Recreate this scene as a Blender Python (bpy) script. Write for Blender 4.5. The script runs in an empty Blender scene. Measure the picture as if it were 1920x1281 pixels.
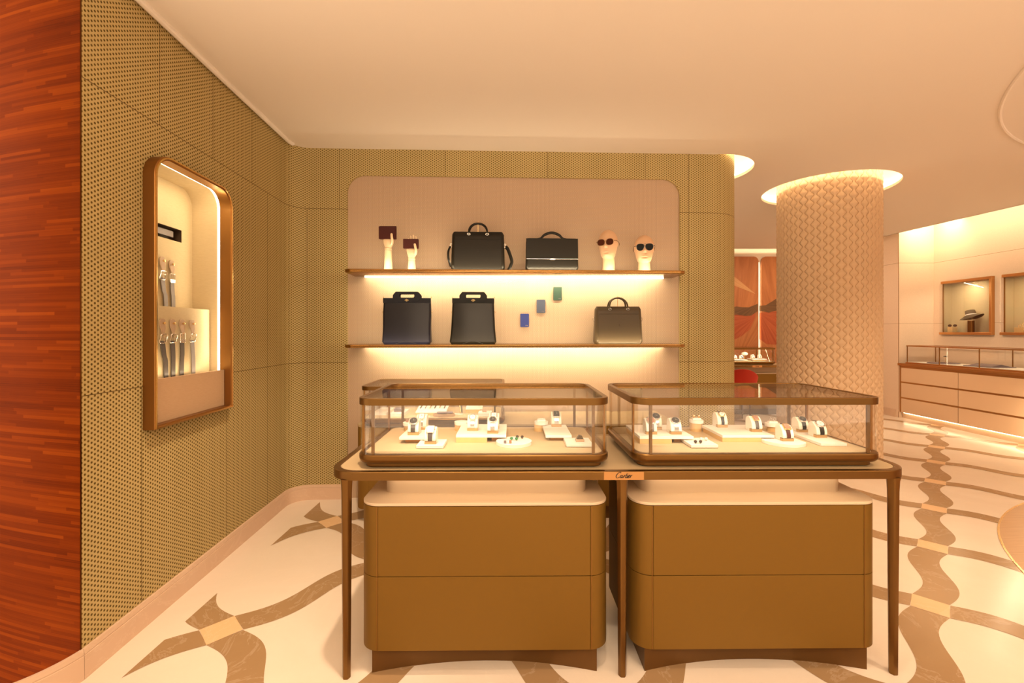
import bpy, math, random
from mathutils import Vector, Matrix
from mathutils.geometry import tessellate_polygon
random.seed(7)
PI = math.pi
SC = bpy.context.scene
COL = SC.collection

# ---------------------------------------------------------------- camera
FPX = 853.0          # focal length in pixels of the 1920 wide frame (16 mm lens)
H = 1.48             # lens height
cam_d = bpy.data.cameras.new('camera')
cam_d.sensor_width = 36.0
cam_d.lens = FPX / 1920.0 * 36.0
cam_d.shift_y = -18.5 / 1920.0
cam_d.clip_start = 0.02
cam = bpy.data.objects.new('camera', cam_d)
cam.location = (0, 0, H)
cam.rotation_euler = (PI / 2, 0, 0)
COL.objects.link(cam)
SC.camera = cam

# ---------------------------------------------------------------- view, world, big lights
SC.view_settings.view_transform = 'Standard'
SC.view_settings.look = 'None'
SC.view_settings.gamma = 1.0
SC.view_settings.use_curve_mapping = False
SC.view_settings.exposure = 0.30
SC.cycles.max_bounces = 10
SC.cycles.diffuse_bounces = 5
SC.cycles.glossy_bounces = 5
SC.cycles.transparent_max_bounces = 24
SC.cycles.sample_clamp_indirect = 4.0
SC.cycles.caustics_reflective = False
SC.cycles.caustics_refractive = False

WARM = (1.0, 0.75, 0.50)
LED = (1.0, 0.80, 0.50)
world = bpy.data.worlds.new('shop_ambient')
SC.world = world
world.use_nodes = True
bg = world.node_tree.nodes['Background']
# the rest of the shop: a lit pale floor below eye level, dimmer walls and ceiling above it
wn = world.node_tree
_tc = wn.nodes.new('ShaderNodeTexCoord'); _sp = wn.nodes.new('ShaderNodeSeparateXYZ'); _mr = wn.nodes.new('ShaderNodeMapRange')
wn.links.new(_tc.outputs['Generated'], _sp.inputs[0]); wn.links.new(_sp.outputs[2], _mr.inputs[0])
_mr.inputs[1].default_value = -.30; _mr.inputs[2].default_value = -.04; _mr.inputs[3].default_value = 3.6; _mr.inputs[4].default_value = .42
wn.links.new(_mr.outputs[0], bg.inputs[1])
bg.inputs[0].default_value = (1.0, 0.75, 0.51, 1)

def area(name, loc, target, sx, sy, power, color=WARM, spread=PI):
    d = bpy.data.lights.new(name, 'AREA')
    d.shape = 'RECTANGLE'; d.size = sx; d.size_y = sy
    d.energy = power; d.color = color; d.spread = spread
    o = bpy.data.objects.new(name, d)
    o.location = loc
    v = Vector(target) - Vector(loc)
    o.rotation_euler = v.to_track_quat('-Z', 'Y').to_euler()
    COL.objects.link(o)
    return o

def spot(name, loc, target, power, deg=60, color=WARM, blend=0.8, rad=0.04):
    d = bpy.data.lights.new(name, 'SPOT')
    d.energy = power; d.color = color; d.spot_size = math.radians(deg); d.spot_blend = blend
    d.shadow_soft_size = rad
    o = bpy.data.objects.new(name, d)
    o.location = loc
    v = Vector(target) - Vector(loc)
    o.rotation_euler = v.to_track_quat('-Z', 'Y').to_euler()
    COL.objects.link(o)
    return o

# unseen spots and added fill lamps at ceiling height, above and behind the viewer
spot('unseen_spot', (-0.55, 1.75, 3.04), (-1.15, 2.95, 0), 165, 60)
spot('unseen_spot', (0.2, 1.0, 3.04), (0.5, 2.3, 0.9), 60, 60)
spot('unseen_spot', (2.2, 1.2, 3.04), (2.9, 3.2, 0), 120, 75)
spot('unseen_spot', (3.6, 1.4, 3.04), (4.2, 3.8, 0), 120, 75)
area('ceiling_fill', (0.3, -1.4, 3.05), (0.3, -1.2, 0), 3.0, 1.2, 110)  # added fill without a fitting, for the floor and front faces
area('ceiling_fill', (3.6, -0.6, 3.05), (3.6, -0.4, 0), 2.5, 1.5, 45)

spot('unseen_spot', (4.55, 6.9, 3.05), (5.6, 8.4, .9), 110, 130)  # added spot hidden behind the column, brightens the far room
spot('unseen_spot', (5.15, 4.4, 3.04), (6.7, 6.4, .5), 62, 75)  # added spot outside the frame, lifts the counter drawers

# ---------------------------------------------------------------- node helper
class X:
    """a float socket with arithmetic"""
    def __init__(s, nt, sock): s.nt = nt; s.k = sock
    def op(s, o, *a, clamp=False):
        n = s.nt.nodes.new('ShaderNodeMath'); n.operation = o; n.use_clamp = clamp
        for i, v in enumerate((s,) + a):
            if isinstance(v, X): s.nt.links.new(v.k, n.inputs[i])
            else: n.inputs[i].default_value = v
        return X(s.nt, n.outputs[0])
    def __add__(s, o): return s.op('ADD', o)
    def __sub__(s, o): return s.op('SUBTRACT', o)
    def __mul__(s, o): return s.op('MULTIPLY', o)
    def __truediv__(s, o): return s.op('DIVIDE', o)
    def fract(s): return s.op('FRACT')
    def abs(s): return s.op('ABSOLUTE')
    def sqrt(s): return s.op('SQRT')
    def lt(s, o): return s.op('LESS_THAN', o)
    def gt(s, o): return s.op('GREATER_THAN', o)
    def mn(s, o): return s.op('MINIMUM', o)
    def mx(s, o): return s.op('MAXIMUM', o)
    def remap(s, a, b):
        n = s.nt.nodes.new('ShaderNodeMapRange'); n.interpolation_type = 'SMOOTHSTEP'
        s.nt.links.new(s.k, n.inputs[0]); n.inputs[1].default_value = a; n.inputs[2].default_value = b
        return X(s.nt, n.outputs[0])

class Mat:
    def __init__(s, name, col=(.8, .8, .8), rough=.5, metal=0.0, spec=.5, coat=0.0, emit=None, es=0):
        s.m = bpy.data.materials.new(name); s.m.use_nodes = True
        s.nt = s.m.node_tree
        s.b = s.nt.nodes['Principled BSDF']
        s.b.inputs['Base Color'].default_value = (*col, 1)
        s.b.inputs['Roughness'].default_value = rough
        s.b.inputs['Metallic'].default_value = metal
        s.b.inputs['Specular IOR Level'].default_value = spec
        s.b.inputs['Coat Weight'].default_value = coat
        if emit:
            s.b.inputs['Emission Color'].default_value = (*emit, 1)
            s.b.inputs['Emission Strength'].default_value = es
    def n(s, t): return s.nt.nodes.new(t)
    def l(s, a, b): s.nt.links.new(a, b)
    def coord(s, kind='Object'):
        return s.n('ShaderNodeTexCoord').outputs[kind]
    def xyz(s, vec):
        n = s.n('ShaderNodeSeparateXYZ'); s.l(vec, n.inputs[0]); return [X(s.nt, o) for o in n.outputs]
    def comb(s, x, y, z=0.0):
        n = s.n('ShaderNodeCombineXYZ')
        for i, v in enumerate((x, y, z)):
            if isinstance(v, X): s.l(v.k, n.inputs[i])
            else: n.inputs[i].default_value = v
        return n.outputs[0]
    def noise(s, vec, scale, detail=3, rough=.5, dist=0.0):
        n = s.n('ShaderNodeTexNoise'); s.l(vec, n.inputs['Vector'])
        n.inputs['Scale'].default_value = scale; n.inputs['Detail'].default_value = detail
        n.inputs['Roughness'].default_value = rough; n.inputs['Distortion'].default_value = dist
        return X(s.nt, n.outputs[0])
    def mapping(s, vec, sc):
        n = s.n('ShaderNodeMapping'); s.l(vec, n.inputs[0]); n.inputs['Scale'].default_value = sc
        return n.outputs[0]
    def mix(s, f, a, b):
        n = s.n('ShaderNodeMix'); n.data_type = 'RGBA'
        if isinstance(f, X): s.l(f.k, n.inputs[0])
        else: n.inputs[0].default_value = f
        for i, v in ((6, a), (7, b)):
            if isinstance(v, tuple): n.inputs[i].default_value = (*v, 1)
            else: s.l(v, n.inputs[i])
        return n.outputs[2]
    def ramp(s, f, stops):
        n = s.n('ShaderNodeValToRGB'); s.l(f.k, n.inputs[0])
        el = n.color_ramp.elements
        while len(el) < len(stops): el.new(.5)
        for e, (p, c) in zip(el, stops): e.position = p; e.color = (*c, 1)
        return n.outputs[0]
    def base(s, c): s.l(c, s.b.inputs['Base Color'])
    def bump(s, h, strength=.3, dist=.002):
        n = s.n('ShaderNodeBump'); s.l(h.k, n.inputs['Height'])
        n.inputs['Strength'].default_value = strength; n.inputs['Distance'].default_value = dist
        s.l(n.outputs[0], s.b.inputs['Normal'])

def dots(M, u, v, cx, cz):
    """distance in metres to the nearest dot of a staggered lattice"""
    def d(ou, ov):
        a = ((u / cx + ou).fract() - .5) * cx
        b = ((v / cz + ov).fract() - .5) * cz
        return (a * a + b * b).sqrt()
    return d(0, 0).mn(d(.5, .5))

# ---------------------------------------------------------------- materials
def perforated(name):
    M = Mat(name, rough=.65, spec=.3)
    u, v, _ = M.xyz(M.coord('UV'))
    d = dots(M, u, v, .0328, .0214)
    hole = d.remap(.0062, .0040)
    seam = (v - 2.565).abs().lt(.0018).mx((v - 1.205).abs().lt(.0018))
    def vs(at, lo, hi):
        return (u - at).abs().lt(.0018).op('MULTIPLY', v.gt(lo)).op('MULTIPLY', v.lt(hi))
    top = [.46, .92, 1.39, 2.41, 3.34, 4.26, 5.15]
    mid = [1.62, 2.13, 5.55]
    low = [.335, 1.065, 1.62, 2.13, 5.55]
    for a in top + [5.55]: seam = seam.mx(vs(a, 2.565, 9))
    for a in mid: seam = seam.mx(vs(a, 1.205, 2.565))
    for a in low: seam = seam.mx(vs(a, -1, 1.205))
    nz = M.noise(M.mapping(M.coord('Object'), (300, 300, 300)), 1.0, 2)
    fab = M.mix(nz, (.46, .350, .150), (.56, .435, .195))
    c = M.mix(hole, fab, (.115, .070, .010))
    c = M.mix(seam, c, (.12, .07, .02))
    M.base(c)
    M.bump((hole.mx(seam)) * -1.0, .6, .004)
    return M.m
def beige_lattice(name):
    M = Mat(name, rough=.6, spec=.3)
    u, v, _ = M.xyz(M.coord('UV'))
    d = dots(M, u, v, .0164, .0107)
    hole = d.remap(.0034, .0018)
    seam = (u - .21).abs().lt(.0012).mx((u - 2.77).abs().lt(.0012))
    c = M.mix(hole, (.44, .305, .21), (.66, .50, .36))
    c = M.mix(seam, c, (.42, .32, .24))
    M.base(c); M.bump(hole, .3, .002)
    return M.m
def strip_wood():
    M = Mat('strip_wood', rough=.5, spec=.2)
    uv = M.coord('UV')
    u, v, _ = M.xyz(uv)
    row = (v / .0115).op('FLOOR')
    def wnoise(vec):
        n = M.n('ShaderNodeTexWhiteNoise'); n.noise_dimensions = '2D'; M.l(vec, n.inputs['Vector']); return X(M.nt, n.outputs['Value'])
    ro = wnoise(M.comb(row, row * .37 + 3.1))
    colu = (u / .20 + ro * 9.0).op('FLOOR')
    f = wnoise(M.comb(colu + .5, row + .5))
    g = M.noise(M.mapping(uv, (2.5, 420, 1)), 1.0, 3, .6)
    big = M.noise(M.mapping(uv, (1.0, 7, 1)), 1.0, 2, .5)
    t = f * f * .26 + g * .42 + big * .42
    M.base(M.ramp(t, [(.25, (.085, .011, .0004)), (.42, (.18, .027, .001)), (.60, (.26, .045, .002)), (.85, (.38, .082, .005))]))
    return M.m
def marble(name, c1, c2, rough=.18):
    M = Mat(name, rough=rough, spec=.35)
    o = M.coord('Object')
    a = M.noise(o, 1.6, 5, .6, 1.2)
    vein = (M.noise(o, 2.2, 6, .62, 1.6) - .5).abs().remap(.018, .0)
    c = M.mix(a, c1, c2)
    c = M.mix(vein * .13, c, (.95, .80, .66))
    M.base(c)
    return M.m
def fan_wood(name, a, b):
    M = Mat(name, rough=.4)
    u, v, _ = M.xyz(M.coord('Object'))
    v = _
    ang = (v).op('ARCTAN2', u)
    g = M.noise(M.comb(ang * 9.0, (u * u + v * v).sqrt() * .5), 2.0, 4, .6)
    M.base(M.mix(g.remap(.3, .7), a, b))
    return M.m
def glass(name, tint=(1, 1, 1), ior=1.5, extra=1.0):
    m = bpy.data.materials.new(name); m.use_nodes = True
    nt = m.node_tree; nt.nodes.clear()
    out = nt.nodes.new('ShaderNodeOutputMaterial')
    tr = nt.nodes.new('ShaderNodeBsdfTransparent'); tr.inputs[0].default_value = (*tint, 1)
    gl = nt.nodes.new('ShaderNodeBsdfGlossy'); gl.inputs['Roughness'].default_value = 0.0
    fr = nt.nodes.new('ShaderNodeFresnel'); fr.inputs[0].default_value = ior
    mx = nt.nodes.new('ShaderNodeMixShader')
    mu = nt.nodes.new('ShaderNodeMath'); mu.operation = 'MULTIPLY'; mu.inputs[1].default_value = extra; mu.use_clamp = True
    # the fresnel node takes the back of a face for the inside of a dense solid: feed it a front facing index
    ge = nt.nodes.new('ShaderNodeNewGeometry')
    iv = nt.nodes.new('ShaderNodeMapRange'); iv.inputs[3].default_value = ior; iv.inputs[4].default_value = 1.0 / ior
    nt.links.new(ge.outputs['Backfacing'], iv.inputs[0]); nt.links.new(iv.outputs[0], fr.inputs[0])
    nt.links.new(fr.outputs[0], mu.inputs[0]); nt.links.new(mu.outputs[0], mx.inputs[0])
    nt.links.new(tr.outputs[0], mx.inputs[1]); nt.links.new(gl.outputs[0], mx.inputs[2])
    nt.links.new(mx.outputs[0], out.inputs[0])
    return m
def woven(name, a, b, sc=(60, 500, 60)):
    M = Mat(name, rough=.75, spec=.2)
    g = M.noise(M.mapping(M.coord('Object'), sc), 1.0, 2)
    M.base(M.mix(g, a, b))
    return M.m
def grained(name, a, b, rough=.4, sc=(40, 400, 6)):
    M = Mat(name, rough=rough)
    g = M.noise(M.mapping(M.coord('Object'), sc), 1.0, 3)
    M.base(M.mix(g, a, b))
    return M.m
def leather(name, c, rough=.32):
    M = Mat(name, c, rough, spec=.32)
    g = M.noise(M.coord('Object'), 420, 2)
    M.bump(g, .08, .001)
    return M.m

mt = {}
mt['perf'] = perforated('perforated_gold_wall')
mt['lattice'] = beige_lattice('beige_lattice_panel')
mt['wood'] = strip_wood()
mt['cream'] = marble('cream_marble', (.79, .67, .55), (.89, .79, .69))
mt['brown'] = marble('brown_marble', (.33, .20, .10), (.42, .275, .145))
mt['tan'] = marble('tan_marble', (.76, .49, .27), (.86, .60, .36))
mt['skirt'] = marble('skirting_marble', (.62, .43, .30), (.74, .54, .40), .3)
mt['oak'] = grained('oak_floor', (.42, .22, .09), (.60, .36, .17), .35, (6, 60, 6))
mt['plaster'] = Mat('ceiling_plaster', (.86, .80, .74), .9, spec=.1).m
mt['rwall'] = woven('pale_wall_fabric', (.80, .66, .52), (.90, .76, .62), (90, 90, 90))
def metal(name, c, rough, ani=0.0):
    M = Mat(name, c, rough, 1.0)
    return M.m
mt['bronze'] = metal('bronze_metal', (.215, .115, .036), .36)
mt['bronze_d'] = metal('dark_bronze_metal', (.17, .08, .022), .3)
mt['copper'] = metal('copper_lacquer', (.35, .175, .055), .38)
mt['shelf'] = metal('shelf_bronze', (.42, .23, .075), .24)
mt['rose'] = metal('rose_bronze', (.62, .33, .13), .4)
mt['gold'] = metal('polished_gold', (.95, .68, .32), .2)
mt['silver'] = metal('polished_steel', (.80, .76, .72), .2)
mt['brass'] = metal('brushed_brass', (.70, .46, .22), .3)
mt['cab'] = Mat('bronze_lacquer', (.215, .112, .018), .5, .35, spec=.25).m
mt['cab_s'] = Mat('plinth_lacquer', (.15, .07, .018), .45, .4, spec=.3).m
mt['core'] = Mat('dark_core', (.05, .025, .01), .7).m
mt['lip'] = Mat('pale_leather_top', (.70, .54, .38), .5).m
mt['tabletop'] = Mat('tan_leather_top', (.45, .33, .19), .5).m
mt['tray'] = woven('cream_linen', (.50, .385, .235), (.62, .48, .31), (300, 300, 300))
mt['niche'] = woven('cream_woven', (.53, .42, .25), (.64, .52, .33), (40, 40, 400))
mt['niche2'] = woven('tan_woven', (.48, .31, .18), (.56, .37, .23), (40, 40, 400))
mt['white'] = Mat('white_lacquer', (.88, .84, .78), .4).m
mt['ivory'] = Mat('ivory_leather', (.88, .82, .70), .5).m
mt['blond'] = grained('blond_wood', (.62, .40, .17), (.72, .48, .22), .45)
mt['handw'] = grained('pale_maple', (.80, .60, .38), (.88, .70, .48), .5, (30, 30, 4))
mt['manq'] = Mat('mannequin_skin', (.70, .44, .27), .45).m
mt['glass'] = glass('clear_glass')
mt['glass_t'] = glass('top_glass', (.97, .95, .92))
mt['lens_b'] = Mat('brown_lens', (.06, .012, .004), .3, spec=.12).m
mt['lens_k'] = Mat('dark_lens', (.006, .005, .004), .3, spec=.12).m
mt['blk'] = leather('black_leather', (.009, .0075, .005), .36)
mt['blk2'] = leather('black_glossy_leather', (.006, .005, .0035), .26)
mt['navy'] = leather('navy_leather', (.007, .007, .014), .3)
mt['taupe'] = leather('taupe_leather', (.075, .052, .028), .36)
mt['burg'] = leather('burgundy_leather', (.055, .005, .003), .45)
mt['belt'] = leather('dark_belt_leather', (.07, .055, .05), .35)
mt['belt2'] = leather('grey_belt_leather', (.19, .155, .15), .4)
mt['tanl'] = leather('tan_leather', (.48, .33, .22), .5)
mt['card1'] = leather('blue_card_leather', (.035, .05, .22), .45)
mt['card2'] = leather('slate_card_leather', (.075, .09, .14), .45)
mt['card3'] = leather('green_card_leather', (.035, .075, .055), .45)
mt['red'] = leather('red_upholstery', (.55, .035, .018), .55)
mt['dial'] = Mat('black_dial', (.02, .02, .02), .15, coat=.5).m
mt['dialw'] = Mat('white_dial', (.80, .80, .78), .2, coat=.5).m
mt['green'] = Mat('green_stone', (.02, .20, .07), .15, coat=.6).m
mt['dark'] = Mat('dark_stone', (.04, .025, .02), .2, coat=.4).m
mt['pink'] = Mat('brown_stone', (.36, .17, .11), .3).m
mt['grey'] = leather('grey_leather', (.20, .16, .18), .45)
mt['felt'] = Mat('black_felt', (.04, .035, .03), .95, spec=.1).m
mt['felt2'] = Mat('straw_grey', (.17, .135, .09), .9, spec=.1).m
mt['ink'] = Mat('black_ink', (.01, .006, .004), .5).m
mt['goldline'] = metal('gold_line', (.95, .68, .35), .25)
mt['drawer'] = Mat('beige_lacquer', (.74, .52, .34), .42).m
mt['fanA'] = fan_wood('orange_fan_wood', (.36, .12, .038), (.50, .19, .065))
mt['fanB'] = fan_wood('red_fan_wood', (.32, .055, .018), (.46, .11, .04))
mt['fanC'] = fan_wood('dark_fan_wood', (.10, .045, .018), (.17, .08, .03))
mt['fanD'] = fan_wood('pale_fan_wood', (.56, .28, .11), (.62, .34, .15))
def glow(name, s, c=(1.0, .80, .50)):
    return Mat(name, (.8, .7, .5), .5, emit=c, es=s).m
mt['led'] = glow('led_strip', 7)
mt['cove'] = glow('cove_strip', 34)
mt['led2'] = glow('led_strip_soft', 5)

# ---------------------------------------------------------------- mesh builder
def rrect(x0, x1, y0, y1, r, n=6):
    """counter-clockwise rounded rectangle; r = radius or [bl, br, tr, tl]"""
    R = list(r) if isinstance(r, (list, tuple)) else [r] * 4
    out = []
    for (cx, cy, sx, sy, a0, q) in ((x0, y0, 1, 1, PI, R[0]), (x1, y0, -1, 1, 1.5 * PI, R[1]), (x1, y1, -1, -1, 0, R[2]), (x0, y1, 1, -1, .5 * PI, R[3])):
        q = max(q, 1e-5)
        for i in range(n + 1):
            a = a0 + i / n * PI / 2
            out.append((cx + sx * q + q * math.cos(a), cy + sy * q + q * math.sin(a)))
    return out
def circ(cx, cy, r, n=48, ry=None):
    ry = ry or r
    return [(cx + r * math.cos(2 * PI * i / n), cy + ry * math.sin(2 * PI * i / n)) for i in range(n)]
def smooth_pts(p, k=6, closed=False):
    P_ = [Vector(q) for q in p]; n = len(P_); out = []
    rng = range(n if closed else n - 1)
    for i in rng:
        a = P_[(i - 1) % n] if (closed or i > 0) else P_[0] * 2 - P_[1]
        b = P_[i]; c = P_[(i + 1) % n]
        d = P_[(i + 2) % n] if (closed or i + 2 < n) else c * 2 - b
        for j in range(k):
            t = j / k
            out.append(.5 * ((2 * b) + (c - a) * t + (2 * a - 5 * b + 4 * c - d) * t * t + (-a + 3 * b - 3 * c + d) * t ** 3))
    if not closed: out.append(P_[-1])
    return out

class MB:
    def __init__(s): s.v = []; s.f = []; s.uv = {}
    def add(s, vs, fs, uvs=None):
        b = len(s.v); s.v += [tuple(v) for v in vs]; s.f += [[i + b for i in f] for f in fs]
        if uvs:
            for i, q in enumerate(uvs): s.uv[b + i] = q
        return s
    def box(s, x0, x1, y0, y1, z0, z1):
        v = [(x, y, z) for z in (z0, z1) for y in (y0, y1) for x in (x0, x1)]
        return s.add(v, [(0, 2, 3, 1), (4, 5, 7, 6), (0, 1, 5, 4), (2, 6, 7, 3), (0, 4, 6, 2), (1, 3, 7, 5)])
    def prism(s, poly, z0, z1, fr=None):
        fr = fr or (lambda a, b, c: (a, b, c))
        n = len(poly)
        v = [fr(p[0], p[1], z0) for p in poly] + [fr(p[0], p[1], z1) for p in poly]
        f = [tuple(reversed(range(n))), tuple(range(n, 2 * n))]
        f += [(i, (i + 1) % n, (i + 1) % n + n, i + n) for i in range(n)]
        return s.add(v, f)
    def loft(s, rings, caps=True, closed=True):
        n = len(rings[0]); v = [p for r in rings for p in r]; f = []
        for k in range(len(rings) - 1):
            for i in range(n if closed else n - 1):
                j = (i + 1) % n
                f.append((k * n + i, k * n + j, (k + 1) * n + j, (k + 1) * n + i))
        if caps:
            f.append(tuple(reversed(range(n)))); f.append(tuple(range((len(rings) - 1) * n, len(rings) * n)))
        return s.add(v, f)
    def lathe(s, prof, c=(0, 0, 0), n=32, fr=None, caps=True):
        fr = fr or (lambda a, b, z: (a, b, z))
        rings = []
        for (r, z) in prof:
            rings.append([Vector(fr(r * math.cos(2 * PI * i / n), r * math.sin(2 * PI * i / n), z)) + Vector(c) for i in range(n)])
        return s.loft(rings, caps)
    def ringplate(s, outer, inner, z0, z1, fr=None):
        fr = fr or (lambda a, b, c: (a, b, c))
        n = len(outer)
        rings = [[fr(*p, z) for p in q] for q, z in ((outer, z0), (outer, z1), (inner, z1), (inner, z0), (outer, z0))]
        return s.loft(rings, caps=False)
    def tube(s, pts, r, n=8, closed=False, flat=1.0, up=None):
        pts = [Vector(p) for p in pts]; m = len(pts); rings = []
        prev = None
        for i, p in enumerate(pts):
            if closed: t = pts[(i + 1) % m] - pts[(i - 1) % m]
            else: t = pts[min(i + 1, m - 1)] - pts[max(i - 1, 0)]
            t.normalize()
            if up is not None: a = Vector(up) - t * t.dot(Vector(up))
            elif prev is None:
                a = Vector((0, 0, 1)) if abs(t.z) < .9 else Vector((1, 0, 0)); a -= t * t.dot(a)
            else: a = prev - t * t.dot(prev)
            a.normalize(); prev = a; b = t.cross(a)
            rr = r[i] if isinstance(r, (list, tuple)) else r
            rings.append([p + a * rr * math.cos(2 * PI * k / n) + b * rr * flat * math.sin(2 * PI * k / n) for k in range(n)])
        if closed: rings.append(rings[0]); return s.loft(rings, caps=False)
        return s.loft(rings)
    def fill(s, outer, holes, fr, uvf=None, flip=False):
        """flat polygon with holes"""
        loops = [[Vector((p[0], p[1], 0)) for p in l] for l in [outer] + list(holes)]
        tri = tessellate_polygon(loops)
        pts = [p for l in loops for p in l]
        fs = [tuple(reversed(t)) if flip else tuple(t) for t in tri]
        return s.add([fr(p.x, p.y) for p in pts], fs, [uvf(p.x, p.y) for p in pts] if uvf else None)
    def build(s, name, mat, parent=None, smooth=True, bevel=0.0, angle=35, fix=True, loc=None):
        me = bpy.data.meshes.new(name)
        me.from_pydata(s.v, [], s.f)
        if s.uv:
            ul = me.uv_layers.new(name='UVMap')
            for lp in me.loops: ul.data[lp.index].uv = s.uv.get(lp.vertex_index, (0, 0))
        me.update()
        if fix:
            import bmesh
            bm = bmesh.new(); bm.from_mesh(me)
            bmesh.ops.recalc_face_normals(bm, faces=bm.faces); bm.to_mesh(me); bm.free()
        me.materials.append(mat)
        if smooth:
            me.shade_smooth(); me.set_sharp_from_angle(angle=math.radians(angle))
        o = bpy.data.objects.new(name, me); COL.objects.link(o)
        if parent is not None: o.parent = parent
        if loc is not None: o.location = loc
        if bevel:
            md = o.modifiers.new('bevel', 'BEVEL'); md.width = bevel; md.segments = 2; md.limit_method = 'ANGLE'
            md.angle_limit = math.radians(40); md.harden_normals = False
        return o

def thing(name, label, cat, loc=(0, 0, 0), rz=0.0, group=None):
    o = bpy.data.objects.new(name, None); COL.objects.link(o); o.empty_display_size = .05
    o.location = loc; o.rotation_euler = (0, 0, rz)
    o['label'] = label; o['category'] = cat
    if group: o['group'] = group
    return o
def tag(o, label, cat, group=None):
    o['label'] = label; o['category'] = cat
    if group: o['group'] = group
    return o
def struct(o): o['kind'] = 'structure'; return o
def lab(o, t): o['label'] = t; return o
def at(px, py, z):
    """where the ray through a pixel of the photograph meets the height z"""
    Y = (H - z) * FPX / (py - 622.0)
    return ((px - 960.0) * Y / FPX, Y, z)

# ================================================================ SETTING
CZ = 3.10
# ---- floor with its marble inlay
fm = MB().box(-4, 9.2, -3.0, 9.4, -.05, 0)
floor = struct(fm.build('floor', mt['cream'], smooth=False))
R0 = Vector((2.2574, 2.4561)); A = Vector((.637, .675)); B = Vector((-.596, .608))
HB = .077
def clip(poly, xlim=-1.667):
    out = []
    for i, p in enumerate(poly):
        q = poly[(i + 1) % len(poly)]
        if p[0] >= xlim: out.append(p)
        if (p[0] >= xlim) != (q[0] >= xlim):
            t = (xlim - p[0]) / (q[0] - p[0]); out.append((xlim, p[1] + (q[1] - p[1]) * t))
    return out
ribs, nodes_ = MB(), MB()
MEDC = Vector((5.6, 1.3)); MEDR = 2.87
def inmed(p): return (Vector(p) - MEDC).length < MEDR
def ok(p): return -1.75 < p[0] < 7.2 and .5 < p[1] < 9
for i in range(-9, 10):
    for j in range(-9, 10):
        c = R0 + A * i + B * j
        if not ok(c) and not ok(c + A) and not ok(c + B): continue
        na, nb = A.normalized() * HB, B.normalized() * HB
        q = clip([tuple(c - na - nb), tuple(c + na - nb), tuple(c + na + nb), tuple(c - na + nb)])
        if len(q) > 2 and ok(c) and not inmed(c): nodes_.add([(x, y, .0022) for x, y in q], [range(len(q))])
        for e, sg in ((A, 1), (B, -1)):
            L = e.length; t = e / L; n = Vector((t.y, -t.x)); prev = None
            for k in range(25):
                s_ = HB + (L - 2 * HB) * k / 24
                off = .042 * math.sin(2 * PI * k / 24) * sg
                p = c + t * s_ + n * off
                a, b = p + n * HB, p - n * HB
                if prev and ok(p) and not inmed(p):
                    q = clip([tuple(prev[0]), tuple(a), tuple(b), tuple(prev[1])])
                    if len(q) > 2: ribs.add([(x, y, .0015) for x, y in q], [range(len(q))])
                prev = (a, b)
struct(lab(ribs.build('floor_ribbon', mt['brown'], floor, smooth=False), 'brown wavy marble ribbons'))
struct(lab(nodes_.build('floor_square', mt['tan'], floor, smooth=False), 'pale tan marble squares at the crossings'))
med = MB().prism(circ(MEDC.x, MEDC.y, MEDR, 160), .0, .004)
struct(lab(med.build('floor_medallion', mt['oak'], floor), 'round oak floor medallion'))
struct(MB().ringplate(circ(MEDC.x, MEDC.y, MEDR + .012, 160), circ(MEDC.x, MEDC.y, MEDR, 160), 0, .0045).build('floor_medallion_edge', mt['goldline'], floor))

# ---- perforated wall: path in plan
path = [(-1.83, 1.934), (-1.925, 3.85)]
c0 = (-1.925 + .165, 3.85)
for k in range(1, 13):
    a = PI - k / 12 * (PI / 2 - .039)
    path.append((c0[0] + .165 * math.cos(a), c0[1] + .165 * math.sin(a)))
left_n = len(path)
bx0, by0 = path[-1]
e1 = (1.82, 4.155)
cc = (e1[0] - .014, e1[1] + .36)
tail = [(cc[0] + .36 * math.cos(a), cc[1] + .36 * math.sin(a)) for a in [(-PI / 2 + .039 + k / 24 * PI) for k in range(25)]]
tail.append((-1.7, 4.73))
def plen(p):
    s_ = [0]
    for a, b in zip(p, p[1:]): s_.append(s_[-1] + math.hypot(b[0] - a[0], b[1] - a[1]))
    return s_
full = path + tail
SL = plen(full)
def on_path(p, u0=0.0):
    S = plen(p)
    def f(u, z):
        u -= u0
        for i in range(len(p) - 1):
            if u <= S[i + 1] + 1e-9 or i == len(p) - 2:
                t = (u - S[i]) / max(S[i + 1] - S[i], 1e-9)
                return (p[i][0] + (p[i + 1][0] - p[i][0]) * t, p[i][1] + (p[i + 1][1] - p[i][1]) * t, z)
    return f
# left part: straight piece with the opening of the belt niche, then the rounded corner
WT = 3.32
fl = on_path(path)
u_of_Y = lambda Y: (Y - 1.934) / (3.85 - 1.934) * SL[1]
NY0, NY1, NZ0, NZ1 = 2.275, 2.968, .985, 2.395
hole = rrect(u_of_Y(NY0 + .02), u_of_Y(NY1 - .02), NZ0 + .02, NZ1 - .02, [.001, .001, .10, .10], 6)
wl = MB()
wl.fill([(0, 0), (SL[1], 0), (SL[1], WT), (0, WT)], [list(reversed(hole))], lambda u, z: fl(u, z), lambda u, z: (u, z))
vs, us, fs = [], [], []
for i in range(1, left_n):
    vs += [(*path[i], 0), (*path[i], WT)]; us += [(SL[i], 0), (SL[i], WT)]
fs = [(2 * i, 2 * i + 2, 2 * i + 3, 2 * i + 1) for i in range(left_n - 2)]
wl.add(vs, fs, us)
struct(wl.build('wall_left', mt['perf'], fix=False))
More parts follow.
